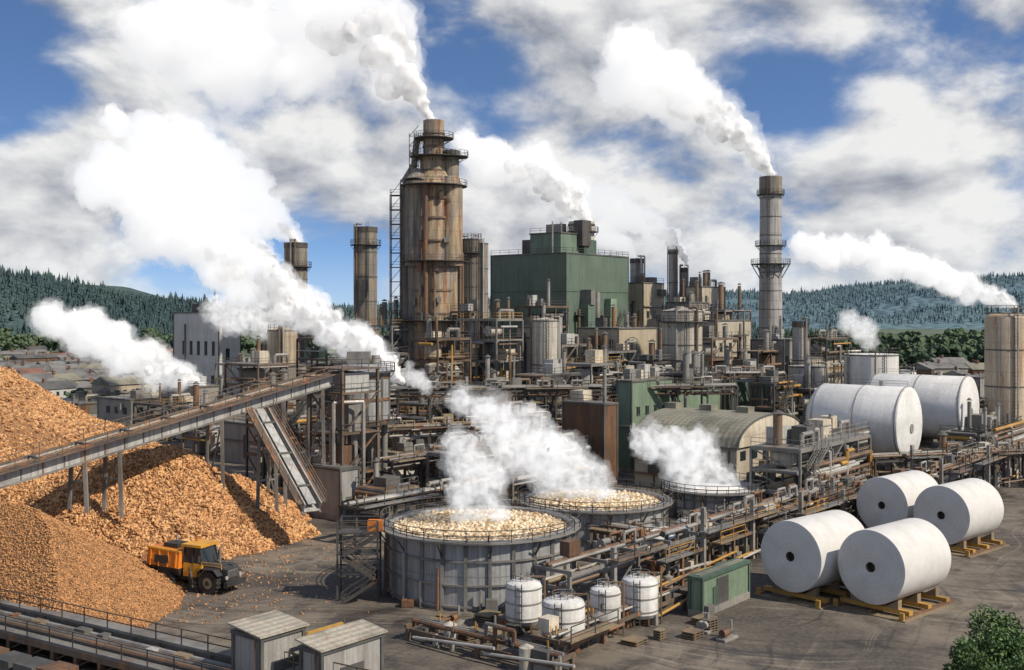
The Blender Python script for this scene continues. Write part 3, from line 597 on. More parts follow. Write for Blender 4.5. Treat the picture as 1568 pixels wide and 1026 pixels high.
def pile(name,cones,x0,x1,y0,y1,step,mat,nchip,chip,amp,clip=False,mats=('chipA','chipB','chipC')):
    def h(x,y):
        best=-5
        for (cx,cy,hh,sl,ex) in cones:
            dx=abs(x-cx); dx=max(0,dx-ex); d=math.hypot(dx,y-cy); v=hh-sl*d
            if d<4: v=hh-sl*(d*d/8+2)
            best=max(best,v)
        best+=amp*noise.fractal((x*.12,y*.12,7.),1.,2.,4)+amp*.3*noise.noise((x*.9,y*.9,1.))
        if clip:
            w=walldist(x,y); 
            if w<.2: best=-3
            else: best=min(best,1.8+w*.85)
        return max(best,-.6)
    nx=int((x1-x0)/step);ny=int((y1-y0)/step); vs=[];fs=[]
    for j in range(ny+1):
        for i in range(nx+1): x=x0+i*step;y=y0+j*step; vs.append((x,y,h(x,y)))
    for j in range(ny):
        for i in range(nx):
            a=j*(nx+1)+i; q=(a,a+1,a+nx+2,a+nx+1)
            if max(vs[k][2] for k in q)>-.3: fs.append(q)
    me=bpy.data.meshes.new(name); me.from_pydata(vs,[],fs); me.materials.append(M[mat]); me.polygons.foreach_set('use_smooth',[True]*len(fs))
    ob=bpy.data.objects.new(name,me); sc.collection.objects.link(ob)
    P=[]
    while len(P)<nchip:
        x=R.uniform(x0,x1);y=R.uniform(y0,y1);z=h(x,y)
        if z>-.05: P.append((x,y,z+.03))
    boxes_obj('chips',P,chip,mats,parent=ob)
pile('woodchip_pile',[(-50,93,11.6,.63,3)],-80,-22,70,120,.5,'chipsf',26000,(.20,.11,.05),.6,clip=True,mats=('chipB','chipC','chipB'))
pile('woodchip_pile',[(-42,126,10.8,.63,2),(-55,129,9.5,.6,4)],-78,-20,103,150,.5,'chips',42000,(.50,.24,.10),1.3)
pile('woodchip_pile',[(-80,152,19,.58,6)],-125,-40,112,190,.8,'chips',26000,(.5,.25,.10),1.3)
P=[]
for _ in range(900):
    x=R.gauss(-27,5); P.append((x,R.uniform(88,122),.03))
boxes_obj('scattered_wood_chips',P,(.22,.12,.05),('chipB','chipC'))
# ---------------------------------------------------------------- conveyor
def conveyor(name,p,q,w,hh,mat='conv',legs=(),belt='chips'):
    b=B(name,(0,0,0)); p=Vector(p);q=Vector(q);d=(q-p).normalized(); sd=Vector((-d.y,d.x,0)).normalized()*w/2; up=Vector((0,0,1)); L=(q-p).length
    for sg in(-1,1):
        b.beam(p+sd*sg,q+sd*sg,.12,mat,hh); b.beam(p+sd*sg*1.02+up*hh/2,q+sd*sg*1.02+up*hh/2,.3,'bsteel',.15); b.beam(p+sd*sg*1.02-up*hh/2,q+sd*sg*1.02-up*hh/2,.3,'gsteel',.2)
        n=int(L/2.2)
        for i in range(n): c=p.lerp(q,i/n)+sd*sg*1.05; b.beam(c-up*hh/2,c+up*hh/2,.14,'gsteel')
    b.beam(p-up*hh*.3,q-up*hh*.3,w*.96,mat,.1); b.beam(p+up*hh*.36,q+up*hh*.36,w*.5,belt,.12)
    for sg in(-1,1):
        b.beam(p+sd*sg*1.4+up*hh*.42,q+sd*sg*1.4+up*hh*.42,w*.4,'bsteel',.1); b.rail([p+sd*sg*1.75+up*hh*.45,q+sd*sg*1.75+up*hh*.45],'bsteel',1.,2.4,.06)
    for i in range(int(L/5)): c=p.lerp(q,(i+.5)/int(L/5)); b.beam(c-sd+up*hh*.5,c+sd+up*hh*.5,.2,'trim')
    for (t,zb) in legs:
        c=p.lerp(q,t)
        for sg in(-1,1): b.beam(Vector((c.x,c.y,zb))+sd*sg*1.3,c+sd*sg-up*hh/2,.35,'gsteel')
        b.beam(Vector((c.x,c.y,zb+(c.z-zb)*.3))+sd*1.2,Vector((c.x,c.y,c.z-hh*.6))-sd,.15,'gsteel'); b.beam(Vector((c.x,c.y,zb+(c.z-zb)*.5))+sd*1.2,Vector((c.x,c.y,zb+(c.z-zb)*.5))-sd*1.2,.18,'gsteel')
    return b
a0=Vector((-49,105,9.4)); a1=a0+AX*41; a1.z=16.9; a00=a0-AX*14; a00.z=a0.z-2.5
conveyor('chip_conveyor',a00,a1,2.6,1.6,legs=[(.12,3),(.40,5),(.47,4),(.70,0),(.86,0),(.97,0)]).finish()
b=B('transfer_tower',(a1.x,a1.y,0),YAW); 
for x in(0,6):
    for y in(-3,3): b.beam((x,y,0),(x,y,18),.35,'bsteel')
for z in(5,10,15,18): 
    b.box(-.3,6.3,-3.3,3.3,z,z+.2,'bsteel'); b.rail([(-.3,3.3,z+.2),(-.3,-3.3,z+.2),(6.3,-3.3,z+.2)])
for z in(0,5,10): b.beam((0,-3,z),(6,-3,z+5),.2,'bsteel'); b.beam((0,-3,z),(0,3,z+5),.2,'bsteel')
b.box(1,5,-2.5,2.5,15.2,17.6,'conv'); b.box(2,4,-2,2,10.2,13.5,'gsteel'); b.box(.8,3,-2,1,5.2,8.5,'rust'); b.pipe([(-.5,-2,0),(-.5,-2,14),(3,-3.6,14),(3,-3.6,2)],.25,'pipe'); b.finish()
D1=126; D2=116
conveyor('inclined_chute',(PX(398,D1),D1,PZ(632,D1)),(PX(478,D2),D2,PZ(778,D2)),1.9,1.2,legs=[(.15,0)],belt='conv').finish()
# ---------------------------------------------------------------- process frames and racks
def frame(name,uc,ul,ur,D,vt_,lv=4.2,bay=5.,mat=None,fill=.7,zt=None,z0=0.):
    mat=mat or R.choice(['steel','bsteel','gsteel','steel']); X0=PX(uc,D); wl=sol(ul,X0,D,BX); wr=sol(ur,X0,D,AX); zt=PZ(vt_,D) if zt is None else zt
    b=B(name,(X0,D,0),YAW); nx=max(1,round(wr/bay));ny=max(1,round(wl/bay)); nz=max(1,round((zt-z0)/lv))
    xs=[wr*i/nx for i in range(nx+1)]; ys=[wl*i/ny for i in range(ny+1)]; zs=[z0+(zt-z0)*i/nz for i in range(nz+1)]
    for x in xs:
        for y in ys: b.beam((x,y,0),(x,y,zt),.3,mat)
    for zi in zs[1:]:
        for x in xs: b.beam((x,0,zi),(x,wl,zi),.22,mat,.4)
        for y in ys: b.beam((0,y,zi),(wr,y,zi),.22,mat,.4)
        if R.random()<.75: b.box(.1,wr-.1,.1,wl-.1,zi+.2,zi+.28,R.choice(['steel','ochre','gsteel','bsteel']))
        b.rail([(0,wl,zi+.25),(0,0,zi+.25),(wr,0,zi+.25)],R.choice(['steel','yellow','gsteel','steel']))
    for j in range(nz):
        for i in range(nx):
            if R.random()<.4: b.beam((xs[i],0,zs[j]),(xs[i+1],0,zs[j+1]),.15,mat)
        for i in range(ny):
            if R.random()<.4: b.beam((0,ys[i],zs[j]),(0,ys[i+1],zs[j+1]),.15,mat)
        for i in range(nx):
            for q in range(ny):
                if R.random()>fill: continue
                cx=(xs[i]+xs[i+1])/2; cy=(ys[q]+ys[q+1])/2; z=zs[j]+.28; hh=zs[j+1]-zs[j]; ty=R.random(); s_=min(wr/nx,wl/ny)*.36
                if ty<.35: b.lathe(cx,cy,[(s_*.3,z),(s_,z+.5),(s_,z+hh*.75),(s_*.4,z+hh*.88),(.05,z+hh*.9)],R.choice(['silo','bare','pipew','pipeb','rsilo']),16)
                elif ty<.55: b.cyl((xs[i]+.4,cy,z+hh*.4),(xs[i+1]-.4,cy,z+hh*.4),s_*.7,R.choice(['pipew','pipe','rust','silo']),n=14)
                elif ty<.8: b.box(cx-s_,cx+s_,cy-s_*.8,cy+s_*.8,z,z+hh*R.uniform(.3,.75),R.choice(['gsteel','cream2','conv','lgreen','rust','trim']))
                else: b.cyl((cx,cy,z),(cx,cy,z+hh*1.1),s_*.4,R.choice(['pipe','pipeb']),n=10)
    for _ in range(int((wr+wl)*.9)):
        z=R.uniform(z0+1,zt+.5); k=R.choice(['pipe','pipew','pipeb','pipe','yellow','pipew','pipeb','gsteel']); r=R.uniform(.08,.3)
        ty=R.random()
        if ty<.4: b.pipe([(R.uniform(0,wr*.3),-.4,z),(R.uniform(wr*.6,wr),-.4,z)],r,k)
        elif ty<.6: b.pipe([(-.4,R.uniform(0,wl*.3),z),(-.4,R.uniform(wl*.6,wl),z)],r,k)
        elif ty<.8: x=R.uniform(0,wr); b.pipe([(x,-.5,0),(x,-.5,z)],r,k)
        elif ty<.9: x=R.uniform(0,wr*.6); x2=x+R.uniform(1,3); z2=R.uniform(z0+1,zt); b.pipe([(x,-.6,z),(x2,-.6,z),(x2,-.6,z2),(x2+2,-.6,z2)],r,k)
        else: x=R.uniform(0,wr); b.pipe([(x,-.5,0),(x,-.5,z),(x,wl*.5,z)],r,k)
    if wr>6 and zt>5:
        for j in range(min(nz,3)): b.stair((.5 if j%2==0 else 5,-1.1,zs[j]+.2),(5 if j%2==0 else .5,-1.1,zs[j+1]+.2),.9,mat)
    rooftop(b,wr,wl,zt+.3,int(wr*wl/18)+1,False)
    b.finish()
for (uc,ul,ur,D,v) in [(560,500,625,192,545),(655,610,712,182,622),(760,700,800,206,490),(745,695,790,178,600),(835,790,890,184,577),(905,860,950,192,560),
   (1130,1090,1180,206,572),(1000,955,1045,198,556),(1060,1020,1105,192,575),(1185,1150,1222,190,590),(430,378,490,158,612),(500,455,560,212,520),(395,345,440,205,560),
   (1240,1205,1275,196,598),(470,430,520,176,640),(790,745,840,160,640),(620,560,690,150,700),(700,655,765,140,700),(830,790,870,236,470),(1265,1230,1300,240,520),
   (1110,1080,1150,236,476),(720,690,750,222,478),(380,330,420,232,560),(320,280,360,190,650),(455,415,500,140,720),(670,630,720,200,520),(600,560,650,225,500),
   (860,820,905,205,530),(930,890,975,204,540),(1090,1050,1130,214,520),(1160,1130,1200,218,540),(850,810,900,150,690),(780,740,830,135,735),(1240,1228,1270,165,650),(590,545,640,128,755),(250,205,300,215,622)]:
    frame('process_structure',uc,ul,ur,D,v)
for (uc,ul,ur,D,v) in [(1225,1150,1332,134,692),(1500,1440,1640,168,668),(1420,1400,1560,150,715),(1275,1240,1330,148,672)]:
    frame('pipe_platform',uc,ul,ur,D,v,lv=3.2,fill=.35,mat='gsteel')
def rack(name,p,L,h,w,npipe,mat='steel',walk=.7,d=AX,tiers=1):
    yaw=math.atan2(d.y,d.x); b=B(name,(p[0],p[1],0),yaw); n=max(1,int(L/5)); bay=L/n
    for i in range(n+1):
        x=L*i/n
        for y in (0,w): b.beam((x,y,0),(x,y,h),.28,mat)
        for tz in range(tiers): b.beam((x,-.3,h-tz*1.4),(x,w+.3,h-tz*1.4),.22,mat,.3)
        if R.random()<.4: b.beam((x,0,0),(x,w,h-1),.12,mat)
        if i<n and R.random()<.45: b.beam((x,0,.3),(x+bay,0,h-.3),.12,mat)
    for y in(0,w): b.beam((0,y,h-.3),(L,y,h-.3),.15,mat,.3)
    for tz in range(tiers):
        for i in range(npipe):
            r=R.uniform(.08,.26); y=.3+(w-.6)*(i+.5)/npipe; x0=0 if R.random()<.5 else R.uniform(0,L*.5); x1=L if R.random()<.5 else R.uniform(max(x0+3,L*.5),L)
            z=h-tz*1.4+.15+r; k=R.choice(['pipe','pipew','pipeb','ochre','pipe','gsteel','pipeb','rust'])
            P=[(x0,y,z)]; xx=x0
            while xx<x1-9:
                xx+=R.uniform(6,14)
                if xx+2>x1: break
                hh=R.uniform(.6,1.3); P+=[(xx,y,z),(xx,y,z+hh),(xx+1.8,y,z+hh),(xx+1.8,y,z)]; xx+=1.8
            P.append((x1,y,z)); b.pipe(P,r,k)
            if R.random()<.6: b.pipe([(x1,y,z),(x1,y,0.)],r,'pipe')
            for q in range(3):
                x=R.uniform(x0,x1); b.cyl((x-.12,y,z),(x+.12,y,z),r*1.6,'trim',n=8); b.cyl((x,y,z),(x,y,z+.7),.06,'yellow',n=6)
    for i in range(n):
        x=i*bay
        if R.random()<walk:
            b.box(x,x+bay,-1.3,-.3,h+.1,h+.22,R.choice(['ochre','gsteel','bsteel','ochre'])); b.rail([(x,-1.3,h+.2),(x+bay,-1.3,h+.2)],R.choice(['yellow','steel','steel']))
        if R.random()<.5:
            s_=R.uniform(.4,.9); q=x+R.uniform(0,bay-1.5); k=R.choice(['gsteel','cream2','rust','conv','ochre','trim'])
            if R.random()<.5: b.box(q,q+s_*1.8,w-1.2,w-.2,h+.5,h+.5+s_*1.4,k)
            else: b.cyl((q,w*.6,h+1),(q+s_*2.5,w*.6,h+1),s_*.6,k,n=14)
        if R.random()<.3: b.box(x+.5,x+.9,-.6,-.2,0,h+R.uniform(1,2.5),'pipe')
        if R.random()<.5: b.pipe([(x+1,-.5,R.uniform(.5,1.5)),(x+bay+2,-.5,R.uniform(.5,1.5))],.12,R.choice(['pipeb','pipew','yellow']))
    for i in range(int(L/2.2)):
        x=R.uniform(0,L-1.5); y=R.uniform(-.4,w-1); s_=R.uniform(.5,1.6)
        if R.random()<.5: b.box(x,x+s_,y,y+R.uniform(.5,1),0.,R.uniform(.5,1.8),R.choice(['gsteel','conv','rust','trim','ochre','cream2']))
        else: b.lathe(x,y+.5,[(s_*.4,0),(s_*.4,s_*1.2),(.02,s_*1.4)],R.choice(['pipew','rust','pipe','silo']),14)
    b.finish(); return b
rack('pipe_rack',(PX(872,88),88),66,4.2,3.2,6,'gsteel',tiers=2,walk=.6)
rack('pipe_rack',(PX(852,78.5),78.5),18,1.5,2.,4,'bsteel',walk=.4)
rack('pipe_rack',(PX(1000,97),97),40,3.,2.4,4,'bsteel',walk=.4)
rack('pipe_rack',(PX(1180,112),112),34,3.6,2.6,5,'steel',tiers=2,walk=.5)
rack('pipe_rack',(PX(625,84),84),14,1.1,2.,3,'bsteel',d=-BX,walk=0)
rack('pipe_rack',(PX(545,118),118),24,4.,2.4,5,'steel')
rack('pipe_rack',(PX(470,150),150),45,8.5,3.,5,'bsteel',d=Vector((.9,.43,0)).normalized(),tiers=2)
rack('pipe_rack',(PX(600,140),140),38,6.,3.,6,'steel',d=AX,tiers=2)
rack('pipe_rack',(PX(560,170),170),60,13,3.,6,'steel',d=Vector((1,.15,0)).normalized(),tiers=2,walk=.4)
rack('pipe_rack',(PX(860,196),196),40,14,3.,6,'bsteel',d=Vector((1,.0,0)),tiers=2,walk=.4)
rack('pipe_rack',(PX(1390,128),128),50,4.6,3.,5,'steel',d=AX,tiers=2)
rack('pipe_rack',(PX(1340,150),150),50,5.,3.,5,'steel',d=Vector((.95,.3,0)).normalized(),tiers=1)
rack('pipe_rack',(PX(1450,190),190),60,9.,3.,3,'gsteel',d=Vector((.99,.1,0)).normalized(),tiers=1)
rack('pipe_rack',(PX(640,128),128),30,3.,3.,4,'bsteel',d=-BX,tiers=1)
rack('pipe_rack',(PX(380,200),200),60,7,3.,5,'bsteel',d=Vector((1,-.1,0)).normalized(),tiers=2)
# ---------------------------------------------------------------- big open tanks
def open_tank(u,D,r,h,fillk,chips,staves=26,name='pulp_tank'):
    b=B(name,(PX(u,D),D,0)); n=52
    b.lathe(0,0,[(r,0),(r,h),(r-.25,h),(r-.25,h-1.2)],'bare',n)
    for i in range(staves):
        a=2*math.pi*i/staves; c,s_=math.cos(a),math.sin(a); b.beam((c*(r+.12),s_*(r+.12),0),(c*(r+.12),s_*(r+.12),h-.1),.16,'gsteel',.3)
        if i%2==0: b.beam((c*(r+.1),s_*(r+.1),h-1.5),(c*(r+1.1),s_*(r+1.1),h-.15),.12,'steel')
    for z in(.35,h*.36,h*.7): b.lathe(0,0,[(r,z-.08),(r+.22,z-.08),(r+.22,z+.08),(r,z+.08)],'gsteel',n)
    b.lathe(0,0,[(r,h-.2),(r+.8,h-.2),(r+.8,h-.05),(r,h-.05)],'gsteel',n); b.ring(0,0,r+.75,h-.05,'steel',1.,n=30,w=.06); b.ring(0,0,r+.05,h-.05,'steel',.45,n=30,w=.05)
    b.lathe(0,0,[(r-.25,h-.8),(r*.8,h-.4),(r*.5,h-.05),(.01,h+.1)],fillk,n)
    for i in range(7):
        a=-2.8+i*.42; b.pipe([((r+.5)*math.cos(a),(r+.5)*math.sin(a),0),((r+.5)*math.cos(a),(r+.5)*math.sin(a),h*R.uniform(.3,.95))],.12,R.choice(['pipe','pipeb','rust']))
        if R.random()<.6: x,y=(r+.8)*math.cos(a+.1),(r+.8)*math.sin(a+.1); b.box(x-.5,x+.5,y-.4,y+.3,0,R.uniform(.6,1.5),R.choice(['gsteel','rust','ochre']))
    ob=b.finish()
    if chips:
        P=[]
        for _ in range(chips):
            a=R.random()*6.28;q=math.sqrt(R.random())*(r-.4); P.append((q*math.cos(a),q*math.sin(a),h-.6+.6*(1-q/r)+R.uniform(0,.15)))
        boxes_obj('chips',P,(.55,.34,.2),('pulpA','pulpB','pulpC'),parent=ob)
open_tank(736,100.5,8.4,5.9,'pulp',4200)
open_tank(911,120,7.7,4.8,'pulp',3000)
open_tank(1092,138,5.7,3.3,'foam',0)
b=B('access_stair_tower',(PX(562,96),96,0),0.)
for z in(2,4,5.8): b.box(-2.5,1.,-.6,1.4,z,z+.12,'steel'); b.rail([(-2.5,-.6,z+.1),(1,-.6,z+.1)]); b.rail([(-2.5,1.4,z+.1),(1,1.4,z+.1)])
for x in(-2.5,1):
    for y in(-.6,1.4): b.beam((x,y,0),(x,y,6.9),.16,'steel')
b.stair((-2.,-1.1,0),(1,-1.1,2)); b.stair((1.,-1.1,2),(-2,-1.1,4)); b.stair((-2.,-1.1,4),(1,-1.1,5.8)); b.box(0,1.3,.2,1.2,5.9,6.8,'orange'); b.finish()
for (u,w,v0,v1) in [(802,56,888,955),(863,66,915,980),(927,47,897,962),(980,56,882,945)]:
    D=GD(v1-8,.9); r=w*D/F/2; zb=.7; zt=PZ(v0,D); b=B('chemical_tank',(PX(u,D),D,0))
    b.lathe(0,0,[(.01,zb-.1),(r*.8,zb-.1),(r,zb+.25),(r,zt-.45),(r*.93,zt-.2),(r*.6,zt+.02),(.01,zt+.12)],'white',32)
    for z in(zb+.5,(zb+zt)/2,zt-.5): b.lathe(0,0,[(r,z-.05),(r+.05,z-.05),(r+.05,z+.05),(r,z+.05)],'pipe',32)
    for i in range(6): a=i*math.pi/3; b.beam((r*.8*math.cos(a),r*.8*math.sin(a),0),(r*.8*math.cos(a),r*.8*math.sin(a),zb),.18,'rust')
    b.cyl((0,0,zt),(0,0,zt+.3),.28,'pipe'); b.ring(0,0,r*.55,zt,'gsteel',.4,10,.04); b.pipe([(r+.2,-.2,0),(r+.2,-.2,zt+.3),(0,0,zt+.3)],.08,'pipeb'); b.ladder((-.3*r,-r-.1,.2),(-.3*r,-r-.1,zt)); b.finish()
for (u,D,s_) in [(1010,112,3.),(955,118,1.6),(1060,118,1.8)]:
    b=B('chemical_tank',(PX(u,D),D,0)); b.lathe(0,0,[(s_,0),(s_,2.6),(s_*.9,2.8),(.01,3.3)],'white',26); b.lathe(0,0,[(s_,2.3),(s_+.08,2.3),(s_+.08,2.5),(s_,2.5)],'pipe',26); b.ring(0,0,s_*.9,2.8,'steel',.8,12); b.cyl((0,0,3.2),(0,0,3.8),.3,'pipe'); b.finish()
# yard clutter
for i in range(60):
    u=R.uniform(600,1130); v=R.uniform(940,990) if R.random()<.55 else R.uniform(800,900)
    if u<880 and v<940: u=R.uniform(890,1130)
    D=GD(v); b=B(R.choice(['pallet_stack','equipment_crate','pump_unit']),(PX(u,D),D,0),YAW+R.uniform(-.2,.2)); s_=R.uniform(.4,1.)
    if b.name=='pallet_stack':
        for q in range(R.randint(2,5)): 
            b.box(-s_,s_,-s_*.8,s_*.8,q*.2+.1,q*.2+.16,'ochre')
            for x in(-s_*.85,0,s_*.85-.12): b.box(x,x+.12,-s_*.8,s_*.8,q*.2,q*.2+.1,'bsteel')
    elif b.name=='equipment_crate':
        b.box(-s_,s_,-s_*.7,s_*.7,.1,s_*1.2,R.choice(['bsteel','gsteel','trim','ochre','rust'])); b.box(-s_-.05,s_+.05,-s_*.75,s_*.75,s_*1.2,s_*1.2+.08,'trim'); b.box(-s_,-s_+.15,-s_*.8,s_*.8,0,.1,'trim'); b.box(s_-.15,s_,-s_*.8,s_*.8,0,.1,'trim'); b.box(-.1,.1,-s_*.74,-s_*.7,.1,s_*1.2,'trim')
    else:
        b.box(-s_,s_,-.4,.4,0,.2,'conc'); b.cyl((-s_*.8,0,.6),(s_*.1,0,.6),.3,R.choice(['pipe','pipeb','rust'])); b.cyl((s_*.1,0,.6),(s_*.7,0,.6),.2,'trim'); b.pipe([(s_*.6,0,.6),(s_*.6,0,1.4)],.1,'pipe')
    b.finish()
# ---------------------------------------------------------------- foreground
def fg():
    L=52; P0=WP-WD*10; b=B('loading_gallery',(P0.x,P0.y,0),math.atan2(WD.y,WD.x))
    b.box(0,L,0,.5,0,2.,'conc'); b.box(0,L,-.3,.8,2.,2.2,'gsteel')
    b.rail([(0,-.3,2.2),(L,-.3,2.2)],'bsteel'); b.box(0,L,-3.2,-.6,1.35,1.5,'gsteel'); b.rail([(0,-3.2,1.5),(L,-3.2,1.5)],'bsteel')
    b.box(0,L,-3.3,-3.1,.9,1.35,'bsteel'); b.box(0,L,-6.4,-3.5,-.0,.1,'conc')
    n=int(L/2.6)
    for i in range(n):
        x=i*2.6; b.box(x,x+.35,-3.15,-2.7,0,1.35,'rust'); b.box(x+.35,x+2.6,-2.2,-1.9,0,1.2,'dark'); b.beam((x,-3.0,.1),(x+2.6,-3.,1.2),.08,'steel')
        b.box(x+.2,x+2.3,-6.2,-4.4,.1,R.uniform(.6,1.1),R.choice(['rust','trim','steel','bsteel']))
        b.box(x,x+.2,-.05,0,0,2,'gsteel')
        if R.random()<.5: b.box(x+.4,x+R.uniform(.9,1.8),-1.5,-.8,1.5,R.uniform(1.8,2.3),R.choice(['rust','trim','conv','ochre']))
    for y in(-.9,-1.6,-2.3): b.cyl((0,y,1.75),(L,y,1.75),.18,R.choice(['pipeb','pipe']),n=8)
    b.finish()
fg()
M['shedw']=weath('stained_shed_cladding',(.50,.49,.46),(.27,.25,.22),rust=.22,streak=.8,ribs=.45,bump=.5,pan=(2.2,2.6),seam=.4,sc_=1.6,fine_streak=.5)
M['shedr']=weath('stained_shed_roof',(.42,.385,.31),(.22,.20,.155),rust=.2,streak=.1,ribs=.6,bump=.5,sc_=1.5)
def shed(uc,ul,ur,D,v):
    b=bldg('corrugated_shed',uc,ul,ur,D,v,'shedw','shedr',gre=0,nroof=0); wr,wl,zt=b.wr,b.wl,b.zt
    b.add([(-.3,-.3,zt+.06),(wr+.3,-.3,zt+.06),(wr+.3,wl+.3,zt+.4),(-.3,wl+.3,zt+.4),(-.3,-.3,zt-.04),(wr+.3,-.3,zt-.04),(wr+.3,wl+.3,zt+.3),(-.3,wl+.3,zt+.3)],[(0,1,2,3),(7,6,5,4),(0,4,5,1),(1,5,6,2),(2,6,7,3),(3,7,4,0)],'shedr')
    b.box(-.1,-.01,wl*.3,wl*.3+1,0,2.2,'trim'); b.pipe([(-.15,.4,0),(-.15,.4,zt)],.07,'pipeb'); b.finish()
shed(400,358,464,69,975); shed(492,462,584,67.5,996)
b=B('yellow_gate_frame',(PX(470,70),70,0),YAW)
for x in(0,3): b.beam((x,0,0),(x,0,4.6),.16,'yellow')
b.beam((0,0,4.6),(3,0,4.6),.16,'yellow'); b.beam((0,0,4.6),(3,0,2.2),.12,'yellow'); b.finish()
# ---------------------------------------------------------------- loader truck
def truck():
    D=100.; b=B('wheel_loader_truck',(PX(301,D),D,0),math.radians(-24))
    def wheel(x,y,r=1.0,w=.62):
        b.cyl((x,y-w/2,r),(x,y+w/2,r),r,'rubber',n=26); b.cyl((x,y-w/2-.02,r),(x,y+w/2+.02,r),r*.5,'ochre',n=18); b.cyl((x,y-w/2-.07,r),(x,y+w/2+.07,r),r*.22,'black',n=12)
        for i in range(18):
            a=2*math.pi*i/18; c,s_=math.cos(a),math.sin(a); b.beam((x+c*(r+.03),y-w*.48,r+s_*(r+.03)),(x+c*(r+.03),y+w*.48,r+s_*(r+.03)),.13,'rubber')
    for x in(-2.5,2.5):
        for y in(-1.25,1.25): wheel(x,y)
    b.box(-3.8,4.1,-.75,.75,.85,1.3,'black'); b.box(-3.,-2,-1.,1.,.8,1.2,'black'); b.box(2.,3,-1.,1.,.8,1.2,'black')
    b.add([(-3.9,-1.2,1.35),(-.9,-1.2,1.3),(-.9,1.2,1.3),(-3.9,1.2,1.35),(-4.4,-1.65,2.2),(-.7,-1.65,2.0),(-.7,1.65,2.0),(-4.4,1.65,2.2)],[(0,3,2,1),(0,1,5,4),(1,2,6,5),(2,3,7,6),(3,0,4,7)],'black')
    b.add([(-4.4,-1.65,2.2),(-.7,-1.65,2.0),(-.7,1.65,2.0),(-4.4,1.65,2.2),(-4.3,-1.5,3.7),(-.7,-1.5,3.5),(-.7,1.5,3.5),(-4.3,1.5,3.7)],[(4,5,6,7),(0,1,5,4),(1,2,6,5),(2,3,7,6),(3,0,4,7)],'orange')
    for x in(-3.9,-2.9,-1.9,-1.): b.beam((x,-1.7,2.1),(x,-1.55,3.55),.12,'orange'); b.beam((x,1.7,2.1),(x,1.55,3.55),.12,'orange')
    b.beam((-4.4,-1.52,3.72),(-.65,-1.52,3.52),.14,'myellow'); b.beam((-4.4,1.52,3.72),(-.65,1.52,3.52),.14,'myellow'); b.box(-3.2,-1.6,-.7,.7,3.6,4.0,'black'); b.cyl((-3.,.9,3.6),(-3.,.9,4.4),.1,'pipe')
    b.box(-3.4,-1.8,-1.72,-1.66,2.35,3.1,'black')
    b.box(-.55,1.45,-1.15,1.15,1.3,2.5,'myellow'); b.add([(-.5,-1.1,2.5),(1.55,-1.1,2.5),(1.55,1.1,2.5),(-.5,1.1,2.5),(-.45,-1.,3.95),(1.2,-1.,3.95),(1.2,1.,3.95),(-.45,1.,3.95)],[(0,1,5,4),(1,2,6,5),(2,3,7,6),(3,0,4,7)],'glass'); b.box(-.75,1.5,-1.2,1.2,3.95,4.18,'myellow')
    for (x0,x1) in((-.52,-.47),(.5,.45),(1.56,1.22)):
        for y in(-1,1): b.beam((x0,y*1.12,2.5),(x1,y*1.02,4.),.12,'black')
    b.box(-.6,-.52,-1.1,1.1,2.5,3.9,'myellow'); b.cyl((-.3,.5,4.2),(-.3,.5,4.42),.12,'orange')
    for y in(-1.4,1.4): b.box(1.4,1.5,y-.15,y+.15,2.7,3.3,'black')
    b.add([(1.45,-.85,1.3),(4.,-.7,1.3),(4.,.7,1.3),(1.45,.85,1.3),(1.45,-.85,2.5),(4.,-.65,2.1),(4.,.65,2.1),(1.45,.85,2.5)],[(4,5,6,7),(0,1,5,4),(1,2,6,5),(2,3,7,6)],'black'); b.box(4.,4.08,-.65,.65,1.35,2.05,'gsteel')
    for i in range(5): b.box(4.08,4.12,-.6,.6,1.4+i*.13,1.45+i*.13,'black')
    b.cyl((2.2,.55,2.3),(2.2,.55,3.8),.09,'pipe'); b.box(4.1,4.5,-1.3,1.3,.75,1.15,'black'); b.cyl((4.12,-.95,1.5),(4.2,-.95,1.5),.18,'pipew'); b.cyl((4.12,.95,1.5),(4.2,.95,1.5),.18,'pipew')
    for x in(2.5,-2.5):
        for y in(-1.3,1.3):
            b.beam((x-1.15,y,1.75),(x-.7,y,2.2),.7,'black',.08); b.beam((x-.7,y,2.2),(x+.7,y,2.2),.7,'black',.08); b.beam((x+.7,y,2.2),(x+1.2,y,1.7),.7,'black',.08)
    b.stair((1.1,-1.5,.5),(.6,-1.3,1.4),.6,'black'); b.rail([(1.6,-1.25,2.25),(3.8,-1.25,2.25)],'myellow',.5,1.1,.05)
    b.finish()
truck()
